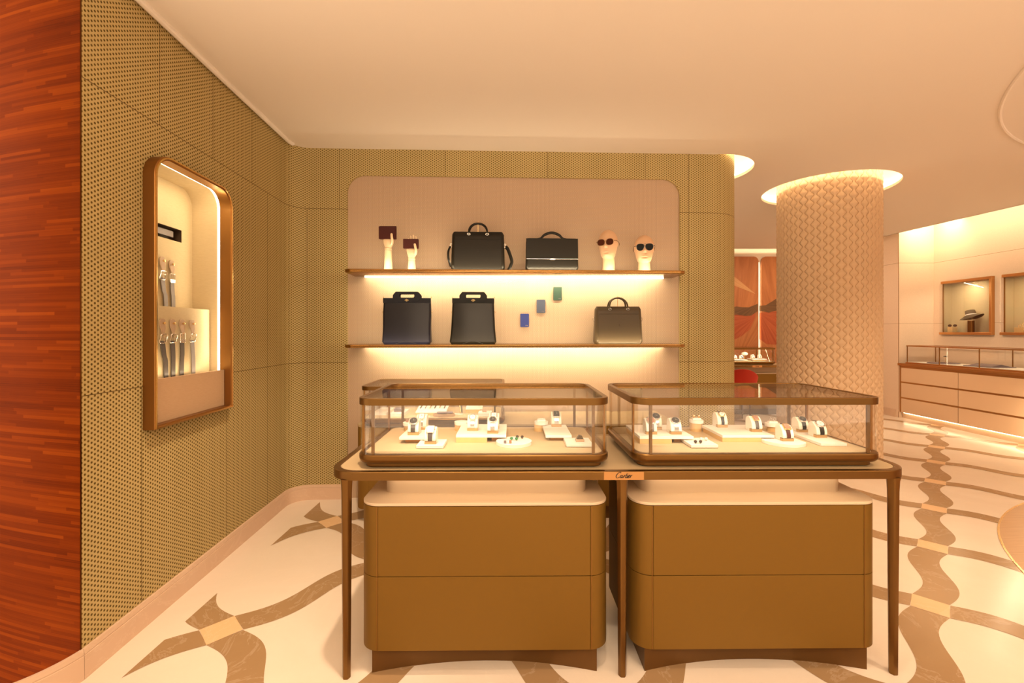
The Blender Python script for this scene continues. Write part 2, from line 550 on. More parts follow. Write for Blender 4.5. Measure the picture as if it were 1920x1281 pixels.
# back part: straight piece with the notch of the beige recess, then the rounded end
S_b = SL[left_n - 1]
bdir = Vector((e1[0] - bx0, e1[1] - by0)).normalized(); bnor = Vector((bdir.y, -bdir.x))
def back(u, z, d=0.0):
    """u metres along the back wall from its left end, d towards the viewer"""
    p = Vector((bx0, by0)) + bdir * u + bnor * d
    return (p.x, p.y, z)
def u_at(px, d=0.0):
    k = (px - 960) / FPX
    o = Vector((bx0, by0)) + bnor * d
    return (k * o.y - o.x) / (bdir.x - k * bdir.y)
RU0, RU1, RZ = u_at(651), u_at(1275), 2.866
BL = math.hypot(e1[0] - bx0, e1[1] - by0)
wb = MB()
arch = [p for p in rrect(RU0, RU1, -.2, RZ, [.001, .001, .155, .155], 8)]
top = [p for p in arch if p[1] > .5]          # from the right top round to the left top
outer = [(0, 0), (0, WT), (BL, WT), (BL, 0), (RU1, 0)] + top + [(RU0, 0)]
wb.fill(outer, [], lambda u, z: back(u, z), lambda u, z: (u + S_b, z), flip=True)
# inner edge of the recess
edge = [(RU1, 0)] + top + [(RU0, 0)]
vs = []; us = []
for (u, z) in edge: vs += [back(u, z), back(u, z, -.02)]; us += [(.01, z), (.01, z)]
wb.add(vs, [(2 * i, 2 * i + 1, 2 * i + 3, 2 * i + 2) for i in range(len(edge) - 1)], us)
vs, us = [], []
for i in range(len(tail)):
    u = S_b + BL + plen(tail)[i]
    vs += [(*tail[i], 0), (*tail[i], WT)]; us += [(u, 0), (u, WT)]
wb.add(vs, [(2 * i, 2 * i + 2, 2 * i + 3, 2 * i + 1) for i in range(len(tail) - 1)], us)
struct(wb.build('wall_back', mt['perf'], fix=False))
rp = MB().add([back(RU0 - .01, 0, -.02), back(RU1 + .01, 0, -.02), back(RU1 + .01, RZ + .01, -.02), back(RU0 - .01, RZ + .01, -.02)],
              [(0, 1, 2, 3)], [(0, 0), (RU1 - RU0, 0), (RU1 - RU0, RZ), (0, RZ)])
struct(rp.build('wall_back_panel', mt['lattice'], fix=False))

# ---- curved strip-wood wall at the left
wc = (-2.177, 1.983); wr = .35
wp = [(wc[0] + wr * math.cos(a), wc[1] + wr * math.sin(a)) for a in [(-8 - 1.0 * k) * PI / 180 for k in range(101)]]
wp.append((wp[-1][0] - 1.2, wp[-1][1] + .25))
ww = MB(); S_w = plen(wp); vs, us = [], []; NZ_ = 60
for p, s_ in zip(wp, S_w):
    k_ = max(.62, 1 + .83 * (.241 - s_))          # the strips fan out towards the edge
    for q in range(NZ_ + 1):
        z = .125 + (3.3 - .125) * q / NZ_
        vs.append((*p, z)); us.append((-s_ + 3, (z - H) / k_ + 5))
n_ = NZ_ + 1
ww.add(vs, [(n_ * i + q, n_ * (i + 1) + q, n_ * (i + 1) + q + 1, n_ * i + q + 1) for i in range(len(wp) - 1) for q in range(NZ_)], us)
struct(ww.build('wall_front', mt['wood'], fix=False, angle=20))
struct(MB().box(-1.8325, -1.829, 1.929, 1.934, .12, 3.2).build('trim_1', mt['bronze_d']))

# ---- skirtings
def skirt(name, p, h=.13, t=.014, closed=False):
    m = MB(); rings = []
    for i, q in enumerate(p):
        a = Vector(p[max(i - 1, 0)]); b = Vector(p[min(i + 1, len(p) - 1)])
        d = (b - a).normalized(); n = Vector((d.y, -d.x))
        prof = [(-.02, 0), (t, 0), (t, h - .03), (t - .003, h - .028), (t - .003, h - .025), (t - .001, h - .023), (t - .004, h - .002), (t - .007, h), (-.02, h)]
        rings.append([(q[0] + n.x * o, q[1] + n.y * o, z) for o, z in prof])
    return struct(m.loft(rings).build(name, mt['skirt']))
skirt('baseboard_left', path[:left_n])
skirt('baseboard_back', [back(0, 0)[:2], back(RU0, 0)[:2]])
skirt('baseboard_end', [back(RU1, 0)[:2]] + tail)
skirt('baseboard_front', list(reversed(wp)))

# ---- ceiling with its two lit coves
COLC, COLR = (3.60, 5.20), .485
ch1 = circ(COLC[0], COLC[1], .66, 72); ch2 = circ(1.93, 4.62, .47, 60)
outer = [(-4, -3), (6.78, -3), (6.62, 4.8), (6.35, 7.45), (6.30, 8.9), (-4, 8.9)]
cm = MB().fill(outer, [list(reversed(ch1)), list(reversed(ch2))], lambda x, y: (x, y, CZ), flip=True)
ceil = struct(cm.build('ceiling', mt['plaster'], fix=False, smooth=False))
def cove(cx, cy, r, R, nm):
    m = MB()
    n = 72
    rings = [[(cx + q * math.cos(2 * PI * i / n), cy + q * math.sin(2 * PI * i / n), z) for i in range(n)] for q, z in ((r, CZ), (r, CZ + .03), (R, CZ + .03), (R, CZ + .30), (.01, CZ + .30))]
    m.loft(rings, caps=False)
    o = struct(m.build(nm, mt['plaster'], ceil))
    tr = MB().tube([(cx + (R - .03) * math.cos(2 * PI * i / n), cy + (R - .03) * math.sin(2 * PI * i / n), CZ + .055) for i in range(n)], .012, 6, closed=True)
    struct(tr.build('cove_light', mt['cove'], ceil))
cove(COLC[0], COLC[1], .66, .80, 'ceiling_cove')
cove(1.93, 4.62, .47, .60, 'ceiling_cove')
# outer slab above everything keeps the coves dark outside
struct(MB().box(-4, 9.2, -3, 9.4, 3.62, 3.7).build('ceiling_slab', mt['plaster'], ceil, smooth=False))
# right hand ceiling edge: upstand of the wall-wash slot
ed = [(6.78, -3), (6.62, 4.8), (6.35, 7.45), (6.30, 8.9)]
m = MB(); vs = []
for p in ed: vs += [(*p, CZ), (*p, CZ + .12), (p[0] - .02, p[1], CZ + .12), (p[0] - .02, p[1], CZ)]
m.add(vs, [(4 * i + k, 4 * i + 4 + k, 4 * i + 4 + (k + 1) % 4, 4 * i + (k + 1) % 4) for i in range(3) for k in range(4)])
struct(m.build('trim_2', mt['plaster'], smooth=False))
# plaster moulding ring on the ceiling above the medallion
mr = MB()
for rr in (2.87, 2.60):
    mr.tube([(5.6 + rr * math.cos(2 * PI * i / 160), 1.3 + rr * math.sin(2 * PI * i / 160), CZ + .002) for i in range(160)], .013, 8, closed=True)
struct(mr.build('trim_3', mt['plaster']))
# cornice bead that runs along the left wall
cb = []
for q in path[:left_n - 9]:
    cb.append((q[0] + .03, q[1], CZ - .004))
struct(MB().tube(cb, .018, 10).build('trim_4', mt['plaster']))

# ---- far and right walls
struct(MB().box(-2, 6.68, 9.0, 9.1, 0, 3.6).build('wall_far', mt['rwall'], smooth=False))
def rwall_mat():
    M = Mat('pale_panelled_wall', rough=.7, spec=.2)
    o = M.coord('Object'); x, y, z = M.xyz(o)
    g = M.noise(o, 90, 2)
    c = M.mix(g, (.74, .56, .42), (.84, .66, .51))
    s_ = (z - 2.665).abs().lt(.003).mx((z - 1.62).abs().lt(.002))
    M.base(M.mix(s_, c, (.45, .28, .16)))
    return M.m
mt['rw'] = rwall_mat()
struct(MB().box(6.67, 7.28, 7.85, 9.05, 0, 3.6).build('wall_right_return', mt['rw'], smooth=False))
WCY = ((6.86, 7.70), (5.905, 6.745)); WZ0, WZ1 = 1.43, 2.32
rwm = MB().fill([(-3, 0), (9.05, 0), (9.05, 3.6), (-3, 3.6)], [[(a + .01, WZ0 + .01), (a + .01, WZ1 - .01), (b - .01, WZ1 - .01), (b - .01, WZ0 + .01)] for a, b in WCY], lambda y, z: (7.28, y, z), flip=True)
struct(rwm.build('wall_right', mt['rw'], fix=False, smooth=False))
struct(MB().box(6.668, 6.674, 7.846, 7.851, 0, 3.6).build('trim_5', mt['copper'], smooth=False))
struct(MB().box(6.655, 6.672, 7.9, 9.0, 0, .13).build('baseboard_right', mt['skirt'], smooth=False))
# lit slot above the right wall
area('wall_wash', (6.75, 6.0, 3.35), (7.28, 6.0, 3.0), 3.4, .06, 19, LED)
area('wall_wash', (7.0, 7.4, 3.45), (6.95, 7.85, 3.0), .4, .06, 8, LED)
area('wall_wash', (4.3, 8.75, 3.2), (4.3, 9.0, 3.0), 4.0, .05, 7, LED)

# ================================================================ COLUMN
import numpy as np
NS, PER = 54, .0907
nt_, nz_ = NS * 12, 520
zz = np.linspace(0, 3.38, nz_); th = np.arange(nt_) / nt_ * NS       # in line spacings
T, Z = np.meshgrid(th, zz)
amp = .27
def line(n, z): return n + amp * np.where(n % 2 == 0, 1, -1) * np.cos(2 * PI * z / PER)
n0 = np.floor(T); best = np.zeros_like(T)
for dn in (-1, 0, 1):
    n = n0 + dn
    l, r = line(n, Z), line(n + 1, Z)
    w = r - l; t = np.clip((T - l) / w, 0, 1)
    inside = (T >= l) & (T < r)
    h = np.clip(1 - np.abs(2 * t - 1) ** 4.0, 0, 1) * (.55 + .45 * (w - .46) / 1.08)
    best = np.where(inside, h, best)
Rr = COLR + .017 * best
ang = T / NS * 2 * PI
vx = np.stack([COLC[0] + Rr * np.cos(ang), COLC[1] + Rr * np.sin(ang), Z], -1).reshape(-1, 3)
idx = np.arange(nz_ * nt_).reshape(nz_, nt_); nx = np.roll(idx, -1, 1)
faces = np.stack([idx[:-1], nx[:-1], nx[1:], idx[1:]], -1).reshape(-1, 4)
me = bpy.data.meshes.new('relief_shaft'); me.from_pydata(vx.tolist(), [], faces.tolist()); me.update(); me.shade_smooth()
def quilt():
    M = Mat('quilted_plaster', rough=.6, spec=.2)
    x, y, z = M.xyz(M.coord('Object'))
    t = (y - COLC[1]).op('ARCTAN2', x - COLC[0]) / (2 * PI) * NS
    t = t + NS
    # distance to the nearest undulating groove
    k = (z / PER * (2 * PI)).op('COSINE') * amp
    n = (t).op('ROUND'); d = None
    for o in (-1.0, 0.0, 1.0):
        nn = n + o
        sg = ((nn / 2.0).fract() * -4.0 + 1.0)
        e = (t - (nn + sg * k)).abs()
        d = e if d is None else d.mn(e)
    M.base(M.mix(d.remap(.075, .02) * .75, (.67, .48, .31), (.43, .24, .11)))  # groove shade painted into the base colour along each line
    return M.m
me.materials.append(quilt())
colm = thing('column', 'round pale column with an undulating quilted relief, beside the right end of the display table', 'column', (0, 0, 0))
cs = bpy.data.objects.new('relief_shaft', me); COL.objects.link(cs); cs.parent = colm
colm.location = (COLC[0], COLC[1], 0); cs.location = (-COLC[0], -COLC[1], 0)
MB().lathe([(.52, 0), (.52, .05), (.50, .055)], n=64).build('base_ring', mt['skirt'], colm)

# ================================================================ FURNITURE BUILDERS
LG = .0
def make_cabinet(label, loc, rz, w=1.08, d=.56, detail=True, group=None):
    t = thing('storage_cabinet', label, 'cabinet', loc, rz, group)
    hw, hd = w / 2, d / 2; z0, z1, zm = .11, .742, .428; s_ = .46; r = .085; th = .006
    MB().prism(rrect(-hw + th, hw - th, -hd + th, hd - th, r - th, 10), z0 + .004, z1 - .012).build('carcass', mt['core'], t)
    MB().prism(rrect(-hw, hw, -hd, hd, r, 12), z1 - .012, z1).build('top_panel', mt['lip'], t, bevel=.002)
    # curved side panels and flat drawers, each its own piece
    arc = [(-s_ + .002, -hd)] + [(-hw + r + r * math.cos(a), -hd + r + r * math.sin(a)) for a in [(1.5 * PI - k / 10 * PI / 2) for k in range(11)]]
    arc += [(-hw, hd - r)] + [(-hw + r + r * math.cos(a), hd - r + r * math.sin(a)) for a in [(PI - k / 8 * PI / 2) for k in range(9)]]
    for sx in (-1, 1):
        for za, zb in ((z0, zm - .0015), (zm + .0015, z1 - .014)):
            m = MB(); rings = []
            p = [(q[0] * -sx if sx == 1 else q[0], q[1]) for q in arc]
            for i, q in enumerate(p):
                a = Vector(p[max(i - 1, 0)]); b = Vector(p[min(i + 1, len(p) - 1)])
                dd = (b - a).normalized(); n = Vector((dd.y, -dd.x)) * (-1 if sx == -1 else 1)
                c_ = Vector(q); inn = c_ - n * th * (1 if sx == 1 else 1)
                # pick the inner side as the one nearer the middle
                alt = c_ + n * th
                if alt.length < inn.length: inn = alt
                rings.append([(q[0], q[1], za), (q[0], q[1], zb), (inn.x, inn.y, zb), (inn.x, inn.y, za)])
            m.loft(rings).build('side_panel', mt['cab'], t)
    for za, zb in ((z0, zm - .0015), (zm + .0015, z1 - .014)):
        MB().box(-s_ + .0005, s_ - .0005, -hd, -hd + .012, za, zb).build('drawer', mt['cab'], t)
    for sx in (-1, 1):
        MB().box(sx * s_ - .0012 + sx * .0012, sx * s_ + .0012 + sx * .0012, -hd - .0008, -hd + .01, z0 + .002, z1 - .014).build('edge_bead', mt['copper'], t)
    MB().prism(rrect(-.465, .465, -hd + .125, hd - .04, .055, 8), z1, .852).build('riser', mt['lip'], t)
    # plinth with a front that sweeps inwards
    pw = .488; front = [(-pw + 2 * pw * k / 20, -hd + .022 + .07 * (1 - (2 * k / 20 - 1) ** 2)) for k in range(21)]
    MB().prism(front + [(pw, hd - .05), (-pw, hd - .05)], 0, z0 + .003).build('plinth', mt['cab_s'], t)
    return t

def leg_mb(x, y, z0, z1, r0, r1, n=8):
    m = MB(); rings = []
    for z, r in ((z0, r0 * .94), (z0 + .004, r0), (z1 - .06, r1), (z1 - .015, r1 * 1.1), (z1, r1 * 1.25)):
        ring = []
        for k in range(48):
            a = 2 * PI * k / 48
            fl_ = 1 - .10 * abs(math.sin(a * 3))
            ring.append((x + r * fl_ * math.cos(a), y + r * fl_ * math.sin(a), z))
        rings.append(ring)
    return m.loft(rings)

def strokes(scale, o, fr, mat, parent, name='lettering', w=.13):
    """the shop name in flowing script, built from tapered strokes"""
    S = [[(1.35, 1.75), (1.3, 2.05), (1.0, 2.15), (.5, 1.8), (.12, 1.2), (.05, .6), (.3, .1), (.8, 0), (1.35, .35)],
         [(2.25, .85), (1.95, 1.0), (1.6, .65), (1.6, .12), (1.95, .08), (2.3, .55)], [(2.35, 1.0), (2.25, .35), (2.4, .0), (2.75, .35)],
         [(2.75, .35), (3.0, .9), (3.02, 1.0)], [(3.05, 1.0), (2.93, 0)], [(2.98, .55), (3.2, .95), (3.5, .92)],
         [(3.85, 1.75), (3.65, .4), (3.8, 0), (4.1, .2)], [(3.4, 1.0), (4.2, 1.0)],
         [(4.35, 1.0), (4.2, .25), (4.35, 0), (4.6, .2)], [(4.43, 1.42), (4.46, 1.5)],
         [(4.6, .45), (5.1, .75), (4.98, 1.04), (4.68, .8), (4.6, .3), (4.85, 0), (5.25, .25)],
         [(5.5, 1.0), (5.38, 0)], [(5.43, .55), (5.65, .95), (6.05, 1.0)]]
    m = MB()
    for st in S:
        p = smooth_pts([(x + .32 * y, y, 0) for x, y in st], 5)
        n = len(p); rings = []
        for i, q in enumerate(p):
            d = (p[min(i + 1, n - 1)] - p[max(i - 1, 0)]).normalized(); nn = Vector((-d.y, d.x, 0))
            ww_ = w * (.45 + .75 * abs(d.y)) * (.5 + .5 * min(1, min(i, n - 1 - i) / 3 + .3))
            a, b = q + nn * ww_, q - nn * ww_
            rings.append([fr(o[0] + scale * v.x, o[1] + scale * v.y, h) for v, h in ((a, 0), (b, 0), (b, .0006), (a, .0006))])
        m.loft(rings)
    return m.build(name, mat, parent, smooth=False)

def make_table(label, loc, rz, w=2.525, d=.70, legs=((-1.18, 1), (.003, 1), (1.18, 1)), plate=0.0, group=None):
    """origin: middle of the front edge on the floor, +y away from the viewer"""
    t = thing('display_table', label, 'table', loc, rz, group)
    hw = w / 2
    MB().prism(rrect(-hw + .030, hw - .030, .030, d - .030, .095, 12), .858, .885).build('leather_inlay', mt['tabletop'], t)
    o_ = rrect(-hw, hw, 0, d, .125, 12); i_ = rrect(-hw + .030, hw - .030, .030, d - .030, .095, 12)
    MB().ringplate(o_, i_, .850, .886).build('rim', mt['bronze'], t, bevel=.003)
    for x, _ in legs:
        for y in (.028, d - .04):
            leg_mb(x, y, 0, .852, .0175, .0225).build('leg', mt['bronze'], t)
    M4 = Matrix.Translation(loc) @ Matrix.Rotation(rz, 4, 'Z')
    for x in (-.593, .591):
        if abs(x) < hw - .3:
            MB().box(x - .45, x + .45, .080, .086, .853, .857).build('light_strip', mt['led2'], t)
            area('under_table_light', M4 @ Vector((x, .090, .848)), M4 @ Vector((x, .20, .742)), .9, .006, .16, LED, 3.0)
    pl = MB().box(plate - .085, plate + .085, -.0015, .006, .8505, .8845).build('name_plate', mt['rose'], t)
    strokes(.0115, (plate - .036, .859), lambda x, z, h: (x, -.0016 - h, z), mt['ink'], pl)
    return t

def make_vitrine(label, loc, rz, w=1.107, d=.59, group=None, power=1.25):
    """origin: middle of the underside"""
    t = thing('glass_display_case', label, 'display case', loc, rz, group)
    hw, hd, r = w / 2, d / 2, .075
    Hh = .305
    R = lambda i, rr=None: rrect(-hw + i, hw - i, -hd + i, hd - i, max(r - i, .01), 10)
    m = MB(); rings = []
    for i, z in ((.03, .004), (.03, .018), (.012, .022), (.003, .030), (0, .040), (0, .056), (.003, .060), (.018, .060)):
        rings.append([(x, y, z) for x, y in R(i)])
    m.loft(rings).build('base', mt['bronze'], t)
    MB().prism(R(.045), 0, .004).build('foot', mt['core'], t)
    MB().prism(R(.028), .058, .0625).build('tray', mt['tray'], t)
    MB().ringplate(R(.006), R(.0105), .060, Hh - .029).build('side_glass', mt['glass'], t)
    MB().ringplate(R(0), R(.022), Hh - .030, Hh).build('top_rim', mt['bronze'], t, bevel=.002)
    MB().prism(R(.021), Hh - .008, Hh - .002).build('top_glass', mt['glass_t'], t)
    for sx in (-1, 1):
        for sy in (-1, 1):
            MB().box(sx * (hw - r) - .0065, sx * (hw - r) + .0065, sy * (hd - .015) - .004, sy * (hd - .015) + .004, .060, Hh - .029).build('post', mt['bronze'], t)
            MB().box(sx * (hw - .015) - .004, sx * (hw - .015) + .004, sy * (hd - r) - .0065, sy * (hd - r) + .0065, .060, Hh - .029).build('post', mt['copper'], t)
    MB().box(-hw + .1, hw - .1, -hd + .023, -hd + .029, Hh - .030, Hh - .022).build('light_strip', mt['led2'], t)
    M4 = Matrix.Translation(loc) @ Matrix.Rotation(rz, 4, 'Z')
    a = M4 @ Vector((0, -hd + .034, Hh - .034)); b = M4 @ Vector((0, 0, .0))
    area('case_light', a, b, w - .25, .008, power, (1, .80, .55), 2.6)
    return t

RZT = 0.010
tab = make_table('long bronze display table on slim tapered legs carrying two glass cases side by side', (.472, 1.932, 0), RZT, plate=.003)
make_cabinet('bronze two-drawer cabinet with curved corners under the left half of the long display table', (-.121, 2.235, 0), RZT)
make_cabinet('bronze two-drawer cabinet with curved corners under the right half of the long display table', (1.063, 2.245, 0), RZT)
VL, VR = (-.127, 2.258, .886), (1.081, 2.272, .886)
make_vitrine('glass case with bronze rims holding steel watches, on the left half of the table', VL, RZT)
make_vitrine('bronze-rimmed glass case at the right end of the long table, next to the column', VR, RZT)

# ---------------------------------------------------------------- low cabinet along the back wall
def make_back_cabinet():
    t = thing('low_cabinet', 'long low bronze cabinet against the back wall beneath the two lit shelves', 'cabinet', back((RU0 + RU1) / 2, 0, 0), math.atan2(bdir.y, bdir.x))
    hw = 1.26; d0, d1 = -.56, .0
    MB().prism(rrect(-hw, hw, d0, d1, [.09, .09, .002, .002], 8), .745, .762).build('worktop', mt['tabletop'], t, bevel=.002)
    MB().prism(rrect(-hw + .008, hw - .008, d0 + .008, d1, [.085, .085, .002, .002], 8), .12, .744).build('carcass', mt['core'], t)
    for za, zb in ((.12, .428), (.431, .744)):
        for k in range(3):
            x0 = -hw + .10 + k * (2 * hw - .2) / 3
            MB().box(x0 + .0015, x0 + (2 * hw - .2) / 3 - .0015, d0, d0 + .01, za, zb).build('drawer', mt['cab'], t)
        for sx in (-1, 1):
            m = MB(); rings = []
            pts = [(sx * (hw - .10), d0)] + [(sx * (hw - .09 + .09 * math.cos(a)), d0 + .09 + .09 * math.sin(a)) for a in [(-PI / 2 + k / 8 * PI / 2) for k in range(9)]] + [(sx * hw, d1)]
            for q in pts:
                inn = Vector(q) * .0 + Vector((q[0] - sx * .006, q[1] + .006))
                rings.append([(q[0], q[1], za), (q[0], q[1], zb), (inn.x, inn.y, zb), (inn.x, inn.y, za)])
            m.loft(rings).build('side_panel', mt['cab'], t)
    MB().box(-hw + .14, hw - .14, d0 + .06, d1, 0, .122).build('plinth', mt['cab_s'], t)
    return t
make_back_cabinet()
VB = (-.605, 3.70, .763)
make_vitrine('small glass case standing on the low back cabinet, partly hidden by the left table case', VB, math.atan2(bdir.y, bdir.x) * .5, w=1.09, d=.56, power=1.2)

# ---------------------------------------------------------------- lit shelves
def make_shelf(z, label):
    t = thing('wall_shelf', label, 'shelf', back((RU0 + RU1) / 2, z, -.02), math.atan2(bdir.y, bdir.x), 'lit bronze shelves')
    hw = (RU1 - RU0) / 2 - .055
    prof = rrect(-hw, hw, -.315, 0, [.07, .07, .001, .001], 8)
    m = MB(); rings = []
    for dz, ins in ((-.027, .01), (-.022, .0), (-.014, .0), (-.012, .003), (-.010, .0), (-.003, .0), (0, .002)):
        rings.append([(x * (hw - ins) / hw, max(y, -.315 + ins), zz_) for (x, y), zz_ in zip(prof, [dz] * len(prof))])
    m.loft(rings).build('board', mt['shelf'], t)
    x1 = hw - .10
    MB().box(-x1, x1, -.030, -.010, -.037, -.027).build('light_strip', mt['led'], t)
    M4 = Matrix.Translation(t.location) @ Matrix.Rotation(t.rotation_euler.z, 4, 'Z')
    area('shelf_light', M4 @ Vector((0, -.17, -.031)), M4 @ Vector((0, .02, -.26)), 2 * x1 - .25, .012, 9.5, LED, 2.9)
    area('shelf_light', M4 @ Vector((0, -.05, -.040)), M4 @ Vector((0, -.0, -.30)), 2 * x1, .008, 1.8, LED, 3.0)
    area('shelf_edge_light', M4 @ Vector((0, -.305, .003)), M4 @ Vector((0, -.16, .12)), 2 * x1, .006, 5.5, LED, 3.0)
    return t
ZS1, ZS2 = 1.997, 1.372
make_shelf(ZS1, 'upper bronze shelf with a light strip beneath, carrying two briefcases, hands and heads')
make_shelf(ZS2, 'lower bronze shelf with a light strip beneath, carrying two totes and a taupe briefcase')

SROT = math.atan2(bdir.y, bdir.x)
def shelf_pt(px, z, d):
    u = u_at(px, d); return back(u, z, d)

# ================================================================ BAGS
def rbox(w, h, d, taper=0.0, r=.018, bulge=.0, nz=10, foot=.0):
    """soft bag body, origin at the middle of its base"""
    m = MB(); rings = []
    for k in range(nz + 1):
        f = k / nz; z = h * f
        e = min(f, 1 - f) * h
        ins = max(0, .012 - e) ** 2 / .012 if e < .012 else 0
        ww_ = w / 2 - taper * f - ins; dd = d / 2 - ins + bulge * math.sin(PI * f) - d * .22 * f
        rings.append([(x, y, z) for x, y in rrect(-ww_, ww_, -dd, dd, min(r, dd * .9), 5)])
    return m.loft(rings)

def handle_arc(x, y, z, hw, hh, r, lean=0.0, n=18):
    return MB().tube([(x + hw * math.cos(PI - PI * k / n) * (1.0 + .12 * math.sin(PI * k / n)), y + lean * math.sin(PI * k / n), z + hh * math.sin(PI * k / n) ** .85) for k in range(n + 1)], r, 10)

def cc_logo(m, x, y, z, s_):
    for sx in (-1, 1):
        m.tube([(x + sx * s_ * .35 + s_ * .62 * math.cos(a) * sx, y, z + s_ * math.sin(a)) for a in [PI / 3.2 + k / 14 * (2 * PI - 2 * PI / 3.2) for k in range(15)]], s_ * .07, 6)

def briefcase(label, px, zs, w, h, d, mat, strap=True, dd=.17, rz=0.0):
    t = thing('briefcase', label, 'bag', shelf_pt(px, zs, dd), SROT + rz)
    body = rbox(w, h, d, .008, .03, .004, 14).build('body', mat, t)
    # front pocket panel that stops below the top
    m = MB(); rings = []
    hp = h * .80
    for k in range(9):
        f = k / 8; z = .006 + (hp - .006) * f
        yy = -(d / 2 - d * .22 * (z / h) + .004 * math.sin(PI * z / h)) - .002
        ww_ = w / 2 - .026 - .004 * f
        rings.append([(-ww_, yy, z), (ww_, yy, z), (ww_, yy + .012, z), (-ww_, yy + .012, z)])
    m.loft(rings).build('front_pocket', mat, t, bevel=.003)
    g = MB(); cc_logo(g, 0, -(d / 2 - d * .22 * .5 + .008), h * .5, .011); g.build('embossed_mark', mat, t)
    yt = -(d / 2 - d * .2) - .003
    for y, ln, nm in ((yt, .03, 0), (-yt, -.03, 1)):
        hd_ = handle_arc(0, y, h * .93, .078, .098, .0075, ln).build('handle', mat, t)
        if nm == 0:
            for sx in (-1, 1):
                MB().tube([(sx * .078 + .013 * math.cos(a), y - .006, h * .925 + .008 * math.sin(a)) for a in [2 * PI * k / 16 for k in range(16)]], .0022, 6, closed=True).build('handle_ring', mt['silver'], t)
    for sx in (-1, 1):
        MB().tube([(sx * (w / 2 + .002) + .008 * math.cos(a) * sx, 0, h * .66 + .016 * math.sin(a)) for a in [2 * PI * k / 14 for k in range(14)]], .002, 6, closed=True).build('side_ring', mt['silver'], t)
    if strap:
        p = smooth_pts([(w / 2 + .006, .0, h * .64), (w / 2 + .028, -.01, h * .55), (w / 2 + .058, -.02, h * .28), (w / 2 + .052, -.02, .055), (w / 2 + .030, -.01, .010), (w / 2 + .012, .0, .006)], 6)
        MB().tube(p, .015, 8, flat=.16, up=(1, -.5, .0)).build('shoulder_strap', mat, t)
        p = smooth_pts([(-w / 2 - .008, .0, h * .64), (-w / 2 - .024, -.01, h * .5), (-w / 2 - .022, -.01, h * .3), (-w / 2 - .004, .01, h * .12)], 6)
        MB().tube(p, .011, 8, flat=.16, up=(1, -.5, .0)).build('shoulder_strap', mat, t)
    MB().tube([(-.001, 0, h - .003), (-.001, 0, h + .093)], .0022, 6).build('handle_prop', mt['gold'], t)
    return t
# dark briefcase, upper shelf
briefcase('large black briefcase with twin arched handles and a shoulder strap, on the upper shelf', 896.5, ZS1, .458, .335, .12, mt['blk'])
briefcase('taupe briefcase with twin arched handles, alone at the right of the lower shelf', 1158, ZS2, .415, .325, .12, mt['taupe'], strap=False)

# flap briefcase
t = thing('briefcase', 'black flap briefcase with a single carrying handle, between the large briefcase and the mannequin heads', 'bag', shelf_pt(1034.5, ZS1, .17), SROT)
w, h, d = .452, .285, .10
rbox(w, h, d, .004, .02, .002, 10).build('body', mt['blk'], t)
m = MB(); rings = []
for k in range(9):
    f = k / 8; z = h * .36 + (h * .985 - h * .36) * f
    yy = -(d / 2 - d * .22 * (z / h)) - .006
    rings.append([(-w / 2 + .004, yy, z), (w / 2 - .004, yy, z), (w / 2 - .004, yy + .012, z), (-w / 2 + .004, yy + .012, z)])
fp = m.loft(rings).build('flap', mt['blk'], t, bevel=.003)
yy = -(d / 2 - d * .22 * .36) - .0075
MB().box(-w / 2 + .006, w / 2 - .006, yy - .0015, yy + .002, h * .355, h * .366).build('piping', mt['silver'], fp)
MB().prism(rrect(-.024, .024, h * .335, h * .372, .006, 4), yy - .006, yy, lambda a, b, c: (a, c, b)).build('clasp', mt['silver'], t)
p = smooth_pts([(-.125, 0, h - .002), (-.092, 0, h + .006), (-.06, 0, h + .034), (0, 0, h + .052), (.06, 0, h + .034), (.092, 0, h + .006), (.125, 0, h - .002)], 5)
n_ = len(p)
MB().tube(p, [.006 + .006 * math.sin(PI * i / (n_ - 1)) for i in range(n_)], 10, flat=.8).build('handle', mt['blk'], t)

